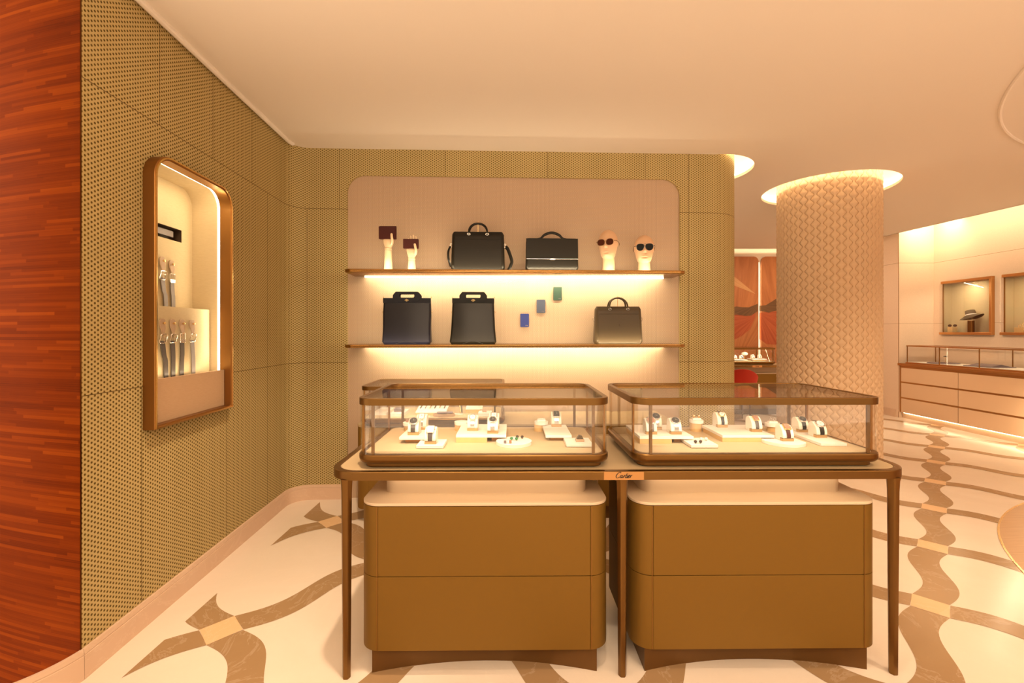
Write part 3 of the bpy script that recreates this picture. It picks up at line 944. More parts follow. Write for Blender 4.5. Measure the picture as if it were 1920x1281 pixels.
def tote(label, px, mat, w=.400, h=.385, taper=.002, wt=None):
    t = thing('tote_bag', label, 'bag', shelf_pt(px, ZS2, .17), SROT, )
    d = .13
    wt = wt if wt is not None else w
    m = MB(); rings = []
    for k in range(19):
        f = k / 18; z = h * f
        e = max(0, .016 - z) ** 2 / .016
        ww_ = (w + (wt - w) * min(1, f * 1.5)) / 2 - e - .003 * math.sin(PI * f * 1.5) ** 2
        dd = d / 2 * (1 - .78 * f ** .8) - e + .006
        bul = .006 * math.sin(PI * f)
        ring = []
        for x, y in rrect(-ww_, ww_, -dd, dd, min(.02, dd * .8), 4): ring.append((x, y - (bul * (1 - (x / ww_) ** 2) if y < 0 else 0), z))
        rings.append(ring)
    m.loft(rings).build('body', mat, t)
    # reinforced top band
    dd = d / 2 * .22 + .006
    MB().box(-wt / 2 + .002, wt / 2 - .002, -dd - .0075, -dd + .002, h - .042, h + .001).build('top_band', mat, t, bevel=.002)
    # folded handle: two sloping cheeks and a grip
    ho = [(-.117, .024), (-.117, .0), (-.095, -.032), (.095, -.032), (.117, 0), (.117, .024), (.093, .054), (-.093, .054)]
    hi = [(-.062, .026), (-.062, .012), (-.056, .004), (.056, .004), (.062, .012), (.062, .026), (.058, .034), (-.058, .034)]
    for y in (-dd - .0135, dd + .004):
        MB().ringplate(ho, hi, y, y + .006, lambda a, b, c: (a, c, h + b)).build('handle', mat, t, bevel=.0025)
    # metal diamond emblem
    y = -dd - .0140
    q = MB().ringplate([(-.019, 0), (0, -.011), (.019, 0), (0, .011)], [(-.013, 0), (0, -.0075), (.013, 0), (0, .0075)], 0, .003, lambda a, b, c: (a, y - c, h - .018 + b))
    q.lathe([(.0045, 0), (.0045, .003)], (0, 0, 0), 10, lambda a, b, c: (a, y - c, h - .018 + b))
    q.build('emblem', mt['gold'], t)
    yb = -d / 2 - .0085
    MB().tube([(-.085, yb + .003, .008), (0, yb - .000, .030), (.085, yb + .003, .008)], .0011, 6).build('base_seam', mt['blk'], t)
    for sx in (-1, 1):
        MB().tube([(sx * (wt / 2 - .004), 0, h - .004), (sx * (wt / 2 - .001), 0, h + .014)], .0022, 6).build('strap_stud', mt['gold'], t)
        MB().tube([(sx * (wt / 2 + .002) + .005 * sx * math.cos(a), 0, h * .70 + .008 * math.sin(a)) for a in [2 * PI * k / 12 for k in range(12)]], .0015, 6, closed=True).build('side_ring', mt['gold'], t)
    return t
tote('navy leather tote with a folded handle and gold diamond emblem, leftmost on the lower shelf', 764, mt['navy'], .405, .392)
tote('glossy black leather tote tapering towards its folded handle, second from left on the lower shelf', 887.5, mt['blk2'], .398, .392, wt=.362)

# card holders fixed to the panel
for px, z0_, nm, lb in ((983.5, 601, 'card1', 'blue leather card holder with a small silver mark, lowest of three on the lit panel'),
                        (1014, 574.5, 'card2', 'slate grey card holder fixed to the lit panel, middle one of three'),
                        (1045, 551, 'card3', 'dark green card holder fixed to the lit panel, highest of three')):
    u = u_at(px, -.02); p = Vector(back(u, 0, -.018)); zc = H + (622 - z0_) * p.y / FPX
    t = thing('card_holder', lb, 'card holder', (p.x, p.y, zc), SROT, 'card holders on the lit panel')
    c_ = MB().prism(rrect(-.0385, .0385, -.060, .060, .006, 4), 0, .010, lambda a, b, c: (a, -c - .006, b)).build('cover', mt[nm], t, bevel=.0015)
    MB().box(-.03, .03, -.006, 0, -.05, .05).build('mount', mt['white'], t)
    strokes(.0038, (.006, -.048), lambda x, z, h: (x, -.0161 - h, z), mt['silver'] if nm == 'card1' else mt['grey'], c_, w=.18)

# ================================================================ MANNEQUIN HANDS
def mannequin_hand(label, px, H1, fingers_up, lean=0):
    """H1: height of the wrist collar; origin at the foot of the arm"""
    t = thing('wooden_hand', label, 'display hand', shelf_pt(px, ZS1, .17), SROT)
    W = mt['handw']
    MB().lathe([(.036, 0), (.036, .004), (.034, H1 * .3), (.031, H1 * .7), (.029, H1)], n=24).build('forearm', W, t)
    MB().lathe([(.029, H1 + .002), (.030, H1 + .005), (.030, H1 + .019), (.028, H1 + .022)], n=24).build('wrist_collar', W, t)
    z = H1 + .023
    m = MB(); rings = []
    for f, w, d in ((0, .028, .024), (.15, .032, .026), (.5, .040, .024), (.8, .045, .019), (.95, .045, .016), (1, .041, .012)):
        rings.append([(w * math.cos(a), d * math.sin(a) * (1 if math.sin(a) < 0 else .7), z + .080 * f) for a in [2 * PI * k / 24 for k in range(24)]])
    m.loft(rings).build('palm', W, t)
    zp = z + .074
    # fingers: behind the wallet; the thumb comes round in front
    for k, (x, L) in enumerate(((-.034, .058), (-.012, .070), (.011, .076), (.033, .068))):
        L *= 1.5 if fingers_up else .72
        x2 = x * 1.05
        q = smooth_pts([(x, -.004, zp - .012), (x2, .016, zp + L * .30), (x2, .022, zp + L * .7), (x2 * .9, .012, zp + L * 1.12)], 4)
        n = len(q); MB().tube(q, [.0098 - .0032 * i / (n - 1) - (.002 if i == n - 1 else 0) for i in range(n)], 10).build('finger', W, t)
    q = smooth_pts([(.030, -.010, z + .028), (.040, -.028, z + .052), (.037, -.034, z + .082), (.030 if fingers_up else .034, -.031, z + .118)], 5)
    n = len(q); MB().tube(q, [.0125 - .003 * i / (n - 1) - (.003 if i == n - 1 else 0) for i in range(n)], 10).build('thumb', W, t)
    # tip of the little finger curling under the wallet
    return t, zp
def wallet(label, px, dz, w, h, rz=0.0, double=False):
    p = shelf_pt(px, ZS1 + dz, .17)
    t = thing('wallet', label, 'wallet', p, SROT + rz)
    MB().prism(rrect(-w / 2, w / 2, 0, h, .004, 3), -.0205, -.0125, lambda a, b, c: (a, c, b)).build('front_cover', mt['burg'], t, bevel=.001)
    MB().prism(rrect(-w / 2 + (.006 if double else 0), w / 2 + (.006 if double else 0), -.001, h + (.004 if double else 0), .004, 3), -.0115, -.0035, lambda a, b, c: (a, c, b)).build('back_cover', mt['burg'], t, bevel=.001)
    MB().box(-w / 2 + .001, -w / 2 + .006, -.0145, -.0095, .002, h - .002).build('spine', mt['burg'], t)
mannequin_hand('taller wooden mannequin hand gripping a dark burgundy wallet, leftmost on the upper shelf', 728, .172, False)
wallet('large dark burgundy wallet held up by the taller wooden hand', 727, .268, .142, .108, -.04, True)
mannequin_hand('shorter wooden mannequin hand with fingertips above a small red-brown wallet', 772, .088, True)
wallet('small red-brown wallet held in the shorter wooden hand', 771, .190, .130, .080)

# ================================================================ MANNEQUIN HEADS
def head_r(phi, z, nh, hh):
    """radius of head and neck at angle phi (0 = face) and height z; nh: chin height, hh: head height above the chin"""
    g = lambda x, m_, s_: math.exp(-((x - m_) / s_) ** 2)
    cx = math.cos(phi); ph = math.atan2(math.sin(phi), math.cos(phi))
    f = (z - nh) / hh
    neck = .049 + .006 * (1 - min(1, z / max(nh, .01)))
    if f < -.02: side = front = bk = neck
    else:
        q = max(0.0, 1 - ((f - .56) / .46) ** 2)
        cr = math.sqrt(q) if f > .56 else 0
        if f > .56:
            front, bk, side = .085 * cr, .104 * cr, .083 * cr
        else:
            k = max(0, min(1, (f + .02) / .58)); ks = k ** .55
            front = .071 + .014 * k; side = .049 + .034 * ks; bk = .052 + .050 * min(1, k * 1.25) ** 1.2
    a = front if cx > 0 else bk
    den = math.sqrt((math.cos(phi) * side) ** 2 + (math.sin(phi) * a) ** 2)
    r = a * side / den if den > 1e-6 else .001
    # features of the face
    if f > -.02:
        r += .022 * g(f, .36, .055) * g(ph, 0, .15) + .012 * g(f, .45, .09) * g(ph, 0, .11)     # nose
        r -= .009 * g(f, .50, .055) * (g(ph, .42, .20) + g(ph, -.42, .20))                        # eye sockets
        r += .004 * g(f, .505, .03) * (g(ph, .42, .12) + g(ph, -.42, .12))                         # eyes
        r += .005 * g(f, .585, .035) * g(abs(ph), .35, .35)                                        # brow
        r += .006 * g(f, .215, .018) * g(ph, 0, .26) + .006 * g(f, .165, .020) * g(ph, 0, .24)     # lips
        r -= .004 * g(f, .19, .009) * g(ph, 0, .24)
        r -= .005 * g(f, .11, .03) * g(ph, 0, .3)
        r += .007 * g(f, .045, .05) * g(ph, 0, .35)                                                # chin
        r += .008 * g(f, .44, .09) * (g(ph, 1.62, .13) + g(ph, -1.62, .13))                        # ears
    return r
def mannequin_head(label, px, nh, hh, rz, d=.17):
    t = thing('mannequin_head', label, 'mannequin head', shelf_pt(px, ZS1, d), SROT + rz)
    m = MB(); rings = []
    zs = [nh * k / 10 for k in range(10)] + [nh - .02 * hh + hh * 1.04 * (1 - (1 - k / 70) ** 1.35) for k in range(71)]
    for z in zs:
        f = (z - nh) / hh
        # the skull sits forward of the neck
        sh = .016 * max(0, min(1, (f + .1) * 5))
        # underside of the jaw: blend from neck to chin over a short height
        ring = []
        for k in range(72):
            ph = 2 * PI * k / 72
            r = max(head_r(ph, z, nh, hh), .0008)
            ring.append((r * math.sin(ph), -r * math.cos(ph) - sh, z))
        rings.append(ring)
    m.loft(rings).build('head', mt['manq'], t, angle=80)
    return t
def sunglasses(label, px, zc, rz, d, lens, frame, sh=.016, aviator=False):
    """origin at the bridge height on the axis of the head"""
    t = thing('sunglasses', label, 'sunglasses', shelf_pt(px, ZS1 + zc, d), SROT + rz)
    yf = -.108
    w, hgt = (.032, .026) if aviator else (.030, .026)
    for sx in (-1, 1):
        o_ = []
        for k in range(28):
            a = 2 * PI * k / 28; e = 1.0
            x = w * math.copysign(abs(math.cos(a)) ** .8, math.cos(a)); z = hgt * math.copysign(abs(math.sin(a)) ** .8, math.sin(a))
            if aviator and z < 0: z *= 1.18; x *= 1 - .22 * (-z / hgt) ** 1.2 * (.6 + .6 * (1 if x * sx < 0 else 0))
            o_.append((sx * .037 + x, z))
        fr = lambda a, b, c: (a, yf + c + .10 * abs(a) ** 1.5, b - .002)
        MB().prism(o_, 0, .002, fr).build('lens', lens, t)
        MB().tube([fr(x, z, .001) for x, z in o_], .0019, 6, closed=True).build('rim', frame, t)
        x1 = sx * (.037 + w)
        MB().tube(smooth_pts([(x1, yf + .027, .010), (sx * .085, yf + .036, .010), (sx * .088, yf + .075, .009), (sx * .090, .01, .004), (sx * .088, .025, -.016)], 4), .0021, 6).build('temple', frame, t)
    MB().tube([(-.012, yf, .004), (0, yf - .003, .008), (.012, yf, .004)], .0017, 6).build('bridge', frame, t)
    if aviator: MB().tube([(-.025, yf + .004, .020), (0, yf - .001, .021), (.025, yf + .004, .020)], .0017, 6).build('top_bar', frame, t)
    return t
mannequin_head('bald mannequin head facing left, wearing brown-lensed sunglasses on the upper shelf', 1141, .128, .228, -.50)
sunglasses('brown-lensed sunglasses with a thin metal frame, on the left mannequin head', 1141, .128 + .228 * .505, -.50, .17, mt['lens_b'], mt['bronze_d'])
mannequin_head('bald mannequin head wearing dark aviator sunglasses, at the right end of the upper shelf', 1207.5, .092, .222, -.26)
sunglasses('dark aviator sunglasses with a double bridge, on the right mannequin head', 1207.5, .092 + .222 * .505, -.26, .17, mt['lens_k'], mt['dial'], aviator=True)

# ================================================================ BELT NICHE IN THE LEFT WALL
NTH = math.atan(.0496)
NYc = (NY0 + NY1) / 2; NXc = -1.83 - .0496 * (NYc - 1.934)
hwn = (NY1 - NY0) / 2; hzn = NZ1 - NZ0
nich = thing('wall_niche', 'tall lit copper-framed display niche with an arched top, set in the perforated left wall', 'display case', (NXc, NYc, NZ0), NTH)
NR = lambda i, x0=0: rrect(-hwn + i, hwn - i, i, hzn - i, [.003, .003, max(.125 - i, .02), max(.125 - i, .02)], 10)
nfr = lambda a, b, c: (c, a, b)
MB().ringplate(NR(0), NR(.014), -.004, .058, nfr).build('frame', mt['copper'], nich, bevel=.003)
MB().ringplate(NR(.004), NR(.012), .056, .064, nfr).build('frame_bead', mt['gold'], nich)
MB().ringplate(NR(.013), NR(.020), -.012, .056, nfr).build('reveal', mt['copper'], nich)
MB().ringplate(NR(.003), NR(.011), -.19, -.012, nfr).build('lining', mt['niche'], nich)
MB().ringplate(NR(.0105), NR(.0135), -.030, -.014, nfr).build('light_strip', glow('niche_led', 8), nich)
sl0, sl1, slz0, slz1 = -.30, .232, 2.035 - NZ0, 2.112 - NZ0
bp = MB()
for xx, fl_ in ((-.190, False), (-.196, True)):
    bp.fill(NR(.004), [[(sl0, slz0), (sl0, slz1), (sl1, slz1), (sl1, slz0)]], lambda a, b, xx=xx: (xx, a, b), flip=fl_)
bp.build('back_panel', mt['niche'], nich, smooth=False)
m = MB()
m.box(-.25, -.247, sl0, sl1, slz0, slz1).box(-.247, -.192, sl0 - .003, sl0, slz0, slz1).box(-.247, -.192, sl1, sl1 + .003, slz0, slz1).box(-.247, -.192, sl0, sl1, slz0 - .003, slz0).box(-.247, -.192, sl0, sl1, slz1, slz1 + .003)
lab(m.build('belt_slot', mt['core'], nich), 'dark horizontal slot')
MB().box(-.189, -.078, -hwn + .012, hwn - .018, .004, 1.622 - NZ0).build('stepped_block', mt['niche'], nich, bevel=.002)
MB().box(.004, .016, -hwn + .021, hwn - .021, .020, 1.234 - NZ0).build('lower_panel', mt['niche2'], nich, bevel=.001)
NM = Matrix.Translation(nich.location) @ Matrix.Rotation(NTH, 4, 'Z')
area('niche_light', NM @ Vector((-.02, 0, hzn - .03)), NM @ Vector((-.17, 0, .5)), .5, .012, 1.1, LED)
area('niche_light', NM @ Vector((-.03, hwn - .02, .8)), NM @ Vector((-.12, -.2, .8)), .01, 1.0, 1.3, LED)
area('niche_light', NM @ Vector((-.03, 0, .25)), NM @ Vector((-.078, 0, .5)), .5, .01, .4, LED)

def belt(label, y, x, z, zb, strap, shape='open', lean=0.0):
    """y along the wall, x surface it hangs on, z peg height, zb lower end (all niche coordinates, z absolute)"""
    t = thing('belt', label, 'belt', NM @ Vector((x, y, z - NZ0)), NTH)
    MB().prism(smooth_pts([(-.017, .020, 0), (.017, .020, 0), (.019, -.02, 0), (.010, -.050, 0), (.006, -.066, 0), (-.006, -.066, 0), (-.010, -.050, 0), (-.019, -.02, 0)], 3, True), .004, .009, lambda a, b, c: (c + .004 * (b < -.03), a, b)).build('looped_end', mt['tanl'], t)
    pg = MB().lathe([(.004, 0), (.004, .016), (.007, .017), (.007, .021), (.003, .022)], n=12, fr=lambda a, b, c: (c, a, b)).build('peg', mt['gold'], t)
    zc = -.084
    if shape == 'open':
        q = smooth_pts([(-.021, zc + .022, 0), (.021, zc + .022, 0), (.024, zc, 0), (.021, zc - .024, 0), (-.021, zc - .024, 0), (-.024, zc, 0)], 4, True)
        b_ = MB().tube([(.012 + .004 * math.cos(p[1] * 90), p[0], p[1]) for p in q], .0028, 8, closed=True)
        b_.tube([(.014, -.021, zc + .004), (.014, .021, zc + .004)], .0018, 6)
        b_.tube([(.014, 0, zc + .012), (.016, 0, zc - .024)], .0018, 6)
    else:
        q = [(p[0], p[1]) for p in rrect(-.022, .022, zc - .026, zc + .026, .008, 4)]
        b_ = MB().tube([(.012, p[0], p[1]) for p in q], .0028, 8, closed=True)
        b_.box(.009, .015, -.020, .020, zc - .026, zc - .008)
        b_.tube([(.013, -.008, zc + .024), (.016, -.006, zc - .012)], .002, 6)
        b_.tube([(.013, .008, zc + .024), (.016, .006, zc - .012)], .002, 6)
    b_.build('buckle', mt['silver'], t)
    L = z - zb
    pts = smooth_pts([(.008, 0, zc - .014), (.010, lean * .3, zc - .09), (.009, lean * .8, -L * .6 - .03), (.008, lean, -L)], 5)
    m = MB(); rings = []
    for p in pts:
        rings.append([(p.x + a, p.y + b, p.z) for a, b in ((-.002, -.0165), (-.002, .0165), (.002, .0165), (.002, -.0165))])
    m.loft(rings).build('strap', strap, t, bevel=.001)
    return t
Yl = lambda Y: Y - NYc
belt('dark belt with steel buckle, left one of the upper pair in the niche', Yl(2.672), -.188, 1.895, 1.60, mt['belt2'], 'open', .03)
belt('grey belt with square buckle, right one of the upper pair in the niche', Yl(2.752), -.188, 1.886, 1.60, mt['belt2'], 'sq', .012)
for Y_, m_, sh, ln, lb in ((2.512, 'belt', 'open', .028, 'dark belt at the far left of the lower row, half hidden by the copper frame'),
                           (2.592, 'belt', 'open', .004, 'black belt with a rounded buckle, second in the lower row of four'),
                           (2.672, 'belt', 'sq', -.004, 'dark belt with a square buckle, third in the lower row of four'),
                           (2.762, 'belt2', 'open', .012, 'thin grey belt at the right end of the lower row, nearest the light strip')):
    belt(lb, Yl(Y_), -.076, 1.527, 1.22, mt[m_], sh, ln)
t = thing('belt', 'grey belt with silver buckle lying level in the dark slot of the niche', 'belt', NM @ Vector((-.20, 0, (slz0 + slz1) / 2)), NTH)
MB().box(-.006, .002, -.13, .17, -.018, .018).build('strap', mt['belt2'], t, bevel=.001)
MB().prism(rrect(-.17, -.11, -.022, .022, .008, 4), -.006, .010, nfr).build('buckle', mt['silver'], t, bevel=.003)

# ================================================================ WATCHES, CUFFLINKS AND THEIR STANDS
PROF = smooth_pts([(-.034, .014, 0), (-.036, .026, 0), (-.029, .048, 0), (-.014, .066, 0), (.004, .073, 0), (.022, .067, 0), (.031, .050, 0), (.032, .02, 0)], 4)
def strap_mesh(w0, w1, off, i0, i1, links=False):
    m = MB(); rings = []; n = len(PROF)
    for i in range(i0, i1):
        p = PROF[i]; d = (PROF[min(i + 1, n - 1)] - PROF[max(i - 1, 0)]).normalized(); nn = Vector((-d.y, d.x))
        f = abs(i - 11) / 11; w = (w0 + (w1 - w0) * min(1, f)) / 2
        o = off + (.0006 if links and i % 2 else 0)
        a = Vector((p.x, p.y)) + nn * .0003; b = Vector((p.x, p.y)) + nn * o
        rings.append([(-w, a.x, a.y), (w, a.x, a.y), (w, b.x, b.y), (-w, b.x, b.y)])
    return m.loft(rings)
def watch(wlabel, slabel, loc, rz=0.0, shape='round', metal_='silver', strap='blk', dial='dial', size=1.0, simple=False, tall=False, gw=None):
    sc = size
    s_ = thing('watch_stand', slabel, 'watch stand', loc, rz)
    side = [(p.x, p.y) for p in PROF] + [(.032, 0), (-.008, 0), (-.008, .014)]
    MB().prism(side, -.026, .026, lambda a, b, c: (c, a, b)).build('cushion', mt['ivory'], s_, bevel=.004)
    MB().box(-.026, .026, -.034, -.009, 0, .013).build('block', mt['brass'], s_, bevel=.0008)
    w = thing('wristwatch', wlabel, 'watch', loc, rz, gw)
    steel = strap == 'steel'
    sm = strap_mesh(.021 * sc, .017 * sc, .0035, 1, 24, steel)
    sm.build('bracelet' if steel else 'strap', mt[metal_] if steel else mt[strap], w)
    # case, tilted on the upper front of the cushion
    c = Vector((0, -.0175, .0655)); tilt = math.radians(38)
    def fr(a, b, h):
        y = b * math.cos(tilt) - h * math.sin(tilt); z = b * math.sin(tilt) + h * math.cos(tilt)
        return (a, c.y + y, c.z + z - .003)
    if shape == 'round':
        ol = circ(0, 0, .0195 * sc, 28); il = circ(0, 0, .0155 * sc, 28)
    elif shape == 'oct':
        ol = [(.0195 * sc * math.cos(PI / 8 + k * PI / 4), .018 * sc * math.sin(PI / 8 + k * PI / 4)) for k in range(8)]; il = circ(0, 0, .0145 * sc, 24)
    else:
        ol = rrect(-.0165 * sc, .0165 * sc, -.019 * sc, .019 * sc, .005, 4); il = rrect(-.0125 * sc, .0125 * sc, -.015 * sc, .015 * sc, .003, 4)
    MB().prism(ol, 0, .0075, fr).build('case', mt[metal_], w, bevel=.0012)
    dl = MB().prism(il, .0074, .0084, fr).build('dial', mt[dial], w)
    hd = MB()
    hd.prism([(-.0006, 0), (.0006, 0), (.0004, .0115 * sc), (-.0004, .0115 * sc)], .0084, .0088, fr)
    hd.prism([(0, -.0008), (.008 * sc, .0035), (.0078 * sc, .0042), (-.0003, .0006)], .0084, .0088, fr)
    hd.build('hands', mt['silver'] if dial == 'dial' else mt['ink'], dl, smooth=False)
    MB().lathe([(.0022, .0), (.0022, .004)], n=10, fr=lambda a, b, h: fr(.0165 * sc + h + (.002 if shape != 'sq' else 0), a, .0038 + b)).build('crown', mt[metal_], w)
    return w
ZT = .886 + .0625
def plinth(label, x0, x1, y0, y1, zt, th=.013, riser=None, zb=ZT, rname='wooden_riser', group=None):
    cx, cy = (x0 + x1) / 2, (y0 + y1) / 2
    t = thing('display_block', label, 'display block', (cx, cy, zb), 0, group)
    MB().box(x0 - cx, x1 - cx, y0 - cy, y1 - cy, zt - th - zb, zt - zb).build('slab', mt['white'], t, bevel=.001)
    for r in (riser or []):
        MB().box(r[0] - cx, r[1] - cx, r[2] - cy, r[3] - cy, 0, zt - th - zb).build(rname, mt[r[4]], t, bevel=.0008)
    return t
def disc(label, cx, cy, r, zt, zb=ZT, half=False):
    m = MB()
    pol = circ(0, 0, r, 48)
    if half: pol = [(min(x, r * .82), y) for x, y in pol]
    m.prism(pol, 0, zt - zb)
    o = m.build('display_disc', mt['white'], None, bevel=.001, loc=(cx, cy, zb))
    return tag(o, label, 'display block')
def pedestal(label, cx, cy, r, rd, zt, dx=0.0, block=True):
    t = thing('display_pedestal', label, 'display pedestal', (cx, cy, ZT))
    MB().lathe([(r, 0), (r, zt - .016 - ZT)], n=32).build('wooden_drum', mt['blond'], t)
    MB().lathe([(rd, zt - .016 - ZT), (rd, zt - ZT)], (dx, 0, 0), n=36).build('disc', mt['white'], t, bevel=.001)
    if block: MB().box(dx - rd * .6, dx + rd * .6, -.010, .010, zt - ZT, zt - ZT + .010).build('small_block', mt['white'], t, bevel=.001)
    return t
def cufflink(label, loc, mat_, kind='stud', group=None, m2='silver', s_=1.0):
    m = MB()
    if kind == 'cube': m.box(-.006 * s_, .006 * s_, -.006 * s_, .006 * s_, .003, .014)
    elif kind == 'ring': m.tube([(.0075 * math.cos(a), .002 * math.sin(a), .0105 + .0075 * math.sin(a)) for a in [2 * PI * k / 20 for k in range(20)]], .0016, 6, closed=True)
    else: m.lathe([(.003, .003), (.0065 * s_, .006), (.0075 * s_, .010), (.006 * s_, .0145), (.001, .0165)], n=16)
    t = thing('cufflink', label, 'cufflink', loc, 0, group)
    m.build('head', mt[mat_], t)
    MB().lathe([(.0045, 0), (.0045, .0015), (.0014, .002), (.0014, .0065)], n=10).build('stem', mt[m2], t)
    return t

# ---- left case
zA, zB, zC, zE, zF = .981, .9645, .986, .979, .9645
plinth('white slab carrying two watches at the left of the left table case', -.534, -.412, 2.15, 2.42, zA, riser=[(-.51, -.43, 2.175, 2.40, 'copper')])
plinth('low white block nearest the viewer at the left of the left table case', -.434, -.311, 2.058, 2.18, zB)
plinth('wide white slab on a wooden riser in the middle of the left table case', -.268, -.028, 2.175, 2.43, zC, riser=[(-.268, -.120, 2.176, 2.40, 'blond'), (-.10, -.045, 2.21, 2.40, 'copper')])
watch('steel watch with dark dial, front one of the left pair in the left case', 'ivory watch stand at the front of the left slab', (-.477, 2.225, zA), 0, 'round', 'silver', 'belt', 'dial', 1.15)
watch('steel watch with white dial behind the dark-strapped watch in the left case', 'ivory watch stand at the back of the left slab', (-.462, 2.345, zA), 0, 'sq', 'silver', 'steel', 'dialw')
watch('square steel watch with brown-grey strap on the low front block of the left case', 'ivory watch stand on the low front block at the left', (-.375, 2.115, zB), 0, 'sq', 'silver', 'belt', 'dialw', 1.1)
watch('steel bracelet watch at the left of the wide middle slab in the left case', 'ivory watch stand at the left of the wide middle slab', (-.197, 2.297, zC), 0, 'oct', 'silver', 'steel', 'dialw')
watch('steel bracelet watch with dark dial at the front right of the wide middle slab', 'ivory watch stand at the front right of the wide middle slab', (-.094, 2.235, zC), 0, 'oct', 'silver', 'steel', 'dial', 1.05)
watch('steel watch with white dial behind the dark-dialled one on the wide middle slab', 'ivory watch stand at the back right of the wide middle slab', (-.092, 2.345, zC), 0, 'sq', 'silver', 'steel', 'dialw')
disc('round white disc with six cufflinks in the middle of the left table case', .009, 2.153, .084, .9645)
for px, py, c_, k_, lb in ((947, 832, 'grey', 'cube', 'square grey cufflink, front left on the round white disc'), (957, 831.5, 'pink', 'cube', 'square brown cufflink, front right on the round white disc'),
                           (959, 826, 'green', 'stud', 'green cufflink, left one of the middle pair on the disc'), (968.5, 826.5, 'green', 'stud', 'green cufflink, right one of the middle pair on the disc'),
                           (970, 822.5, 'dark', 'stud', 'dark cufflink, left one of the rear pair on the disc'), (979, 823, 'dark', 'stud', 'dark cufflink, right one of the rear pair on the disc')):
    cufflink(lb, at(px, py, .9645), c_, k_)
plinth('white slab carrying the tall watch at the right of the left case', .163, .289, 2.20, 2.45, zE, riser=[(.185, .27, 2.225, 2.43, 'copper')])
watch('large square steel watch with dark dial standing at the right of the left table case', 'ivory watch stand at the back of the right slab', (.234, 2.425, zE), 0, 'sq', 'silver', 'steel', 'dial', 1.15)
plinth('low white block in the right front corner of the left table case', .250, .371, 2.085, 2.21, zF)
t = thing('ring_box', 'small taupe box on the low white block in the left case', 'box', at(1088, 829, zF)); t.location.y += .014
MB().box(-.019, .019, -.016, .016, 0, .012).build('base', mt['tanl'], t, bevel=.002)
MB().prism([(-.016, .012), (.016, .012), (.010, .026), (-.004, .030)], -.010, .012, lambda a, b, c: (a, c, b)).build('lid', mt['taupe'], t, bevel=.001)
pedestal('wooden drum with a white disc top at the left rear of the left case', -.553, 2.44, .026, .035, .995, .004, block=False)
for dx, lb in ((-.012, 'brown cufflink, left one on the left rear pedestal'), (.016, 'brown cufflink, right one on the left rear pedestal')):
    cufflink(lb, (-.549 + dx, 2.435, .995), 'pink', 'cube')
pedestal('wooden drum with an empty white disc top behind the wide middle slab', -.283, 2.455, .026, .037, .996, .010, block=False)
pedestal('wooden drum with a white disc top beside the tall watch in the left case', .145, 2.44, .027, .036, 1.000, .012)
t = thing('tie_bar', 'slim steel tie bar on the pedestal beside the tall watch', 'tie bar', (.157, 2.44, 1.010))
MB().box(-.021, .021, -.004, .004, 0, .0035).build('bar', mt['silver'], t, bevel=.0008)
MB().box(-.018, .021, -.003, .003, .0036, .0060).build('clip', mt['silver'], t, bevel=.0008)

# ---- right case
zG, zH, zI, zJ = .984, .9645, .982, .9645
plinth('wide white slab on a wooden riser at the left of the right table case', .605, .860, 2.153, 2.42, zG, riser=[(.605, .757, 2.155, 2.40, 'blond'), (.78, .84, 2.19, 2.40, 'copper')])
watch('steel watch with slate blue strap, nearest the left end of the right table case', 'ivory watch stand at the front left of the left slab in the right case', (.673, 2.225, zG), 0, 'round', 'silver', 'belt2', 'pink', 1.1)
watch('round steel bracelet watch with dark dial behind the blue-strapped watch', 'ivory watch stand at the back of the left slab in the right case', (.733, 2.335, zG), 0, 'round', 'silver', 'steel', 'dial', 1.15)
watch('round steel watch at the right of the left slab in the right case', 'ivory watch stand at the right of the left slab in the right case', (.792, 2.225, zG), 0, 'round', 'silver', 'steel', 'dial', 1.1)
plinth('low white block with four cufflinks, front of the right table case', .815, .939, 2.07, 2.21, zH)
for px, py, c_, lb in ((1304, 832, 'dark', 'dark-centred steel cufflink, front left on the low white block'), (1313.5, 832, 'dark', 'dark-centred steel cufflink, front right on the low white block'),
                       (1315, 826.5, 'dialw', 'pale steel cufflink, rear left on the low white block'), (1324, 826.5, 'dialw', 'white round cufflink, rear right on the low white block')):
    cufflink(lb, at(px, py, zH), c_)
pedestal('wooden drum with white disc and gold cufflinks in the right table case', .985, 2.44, .030, .036, 1.008, .004)
cufflink('gold cufflink, left one on the pedestal of the right case', (.975, 2.44, 1.018), 'gold', m2='gold')
cufflink('gold cufflink, right one on the pedestal of the right case', (1.002, 2.44, 1.018), 'gold', m2='gold')
plinth('wide white slab on a wooden riser in the middle of the right table case', 1.012, 1.262, 2.187, 2.43, zI, riser=[(1.012, 1.20, 2.189, 2.41, 'blond')])
watch('slim gold watch with navy strap at the left rear of the middle slab', 'ivory watch stand at the left rear of the middle slab in the right case', (1.094, 2.395, zI), .0, 'round', 'gold', 'navy', 'dialw', .8)
watch('gold-cased watch with dark strap at the right front of the middle slab', 'ivory watch stand at the right front of the middle slab in the right case', (1.216, 2.290, zI), .0, 'sq', 'gold', 'belt', 'pink', .85)
pedestal('wooden drum with white disc and two rings in the right table case', 1.392, 2.43, .028, .038, .992, .0)
cufflink('steel ring-shaped cufflink, left one on the rear right pedestal', (1.380, 2.43, 1.002), 'silver', 'ring')
cufflink('steel ring-shaped cufflink, right one on the rear right pedestal', (1.404, 2.43, 1.002), 'silver', 'ring')
disc('white disc with one straight side under the burgundy-strapped watch', 1.292, 2.17, .094, zJ, half=True)
watch('square gold watch with burgundy strap on the white disc of the right case', 'ivory watch stand on the white disc of the right case', (1.298, 2.170, zJ), .0, 'sq', 'gold', 'burg', 'pink', .95)
plinth('long low white block running back along the right side of the right case', 1.432, 1.553, 2.108, 2.44, .9625)
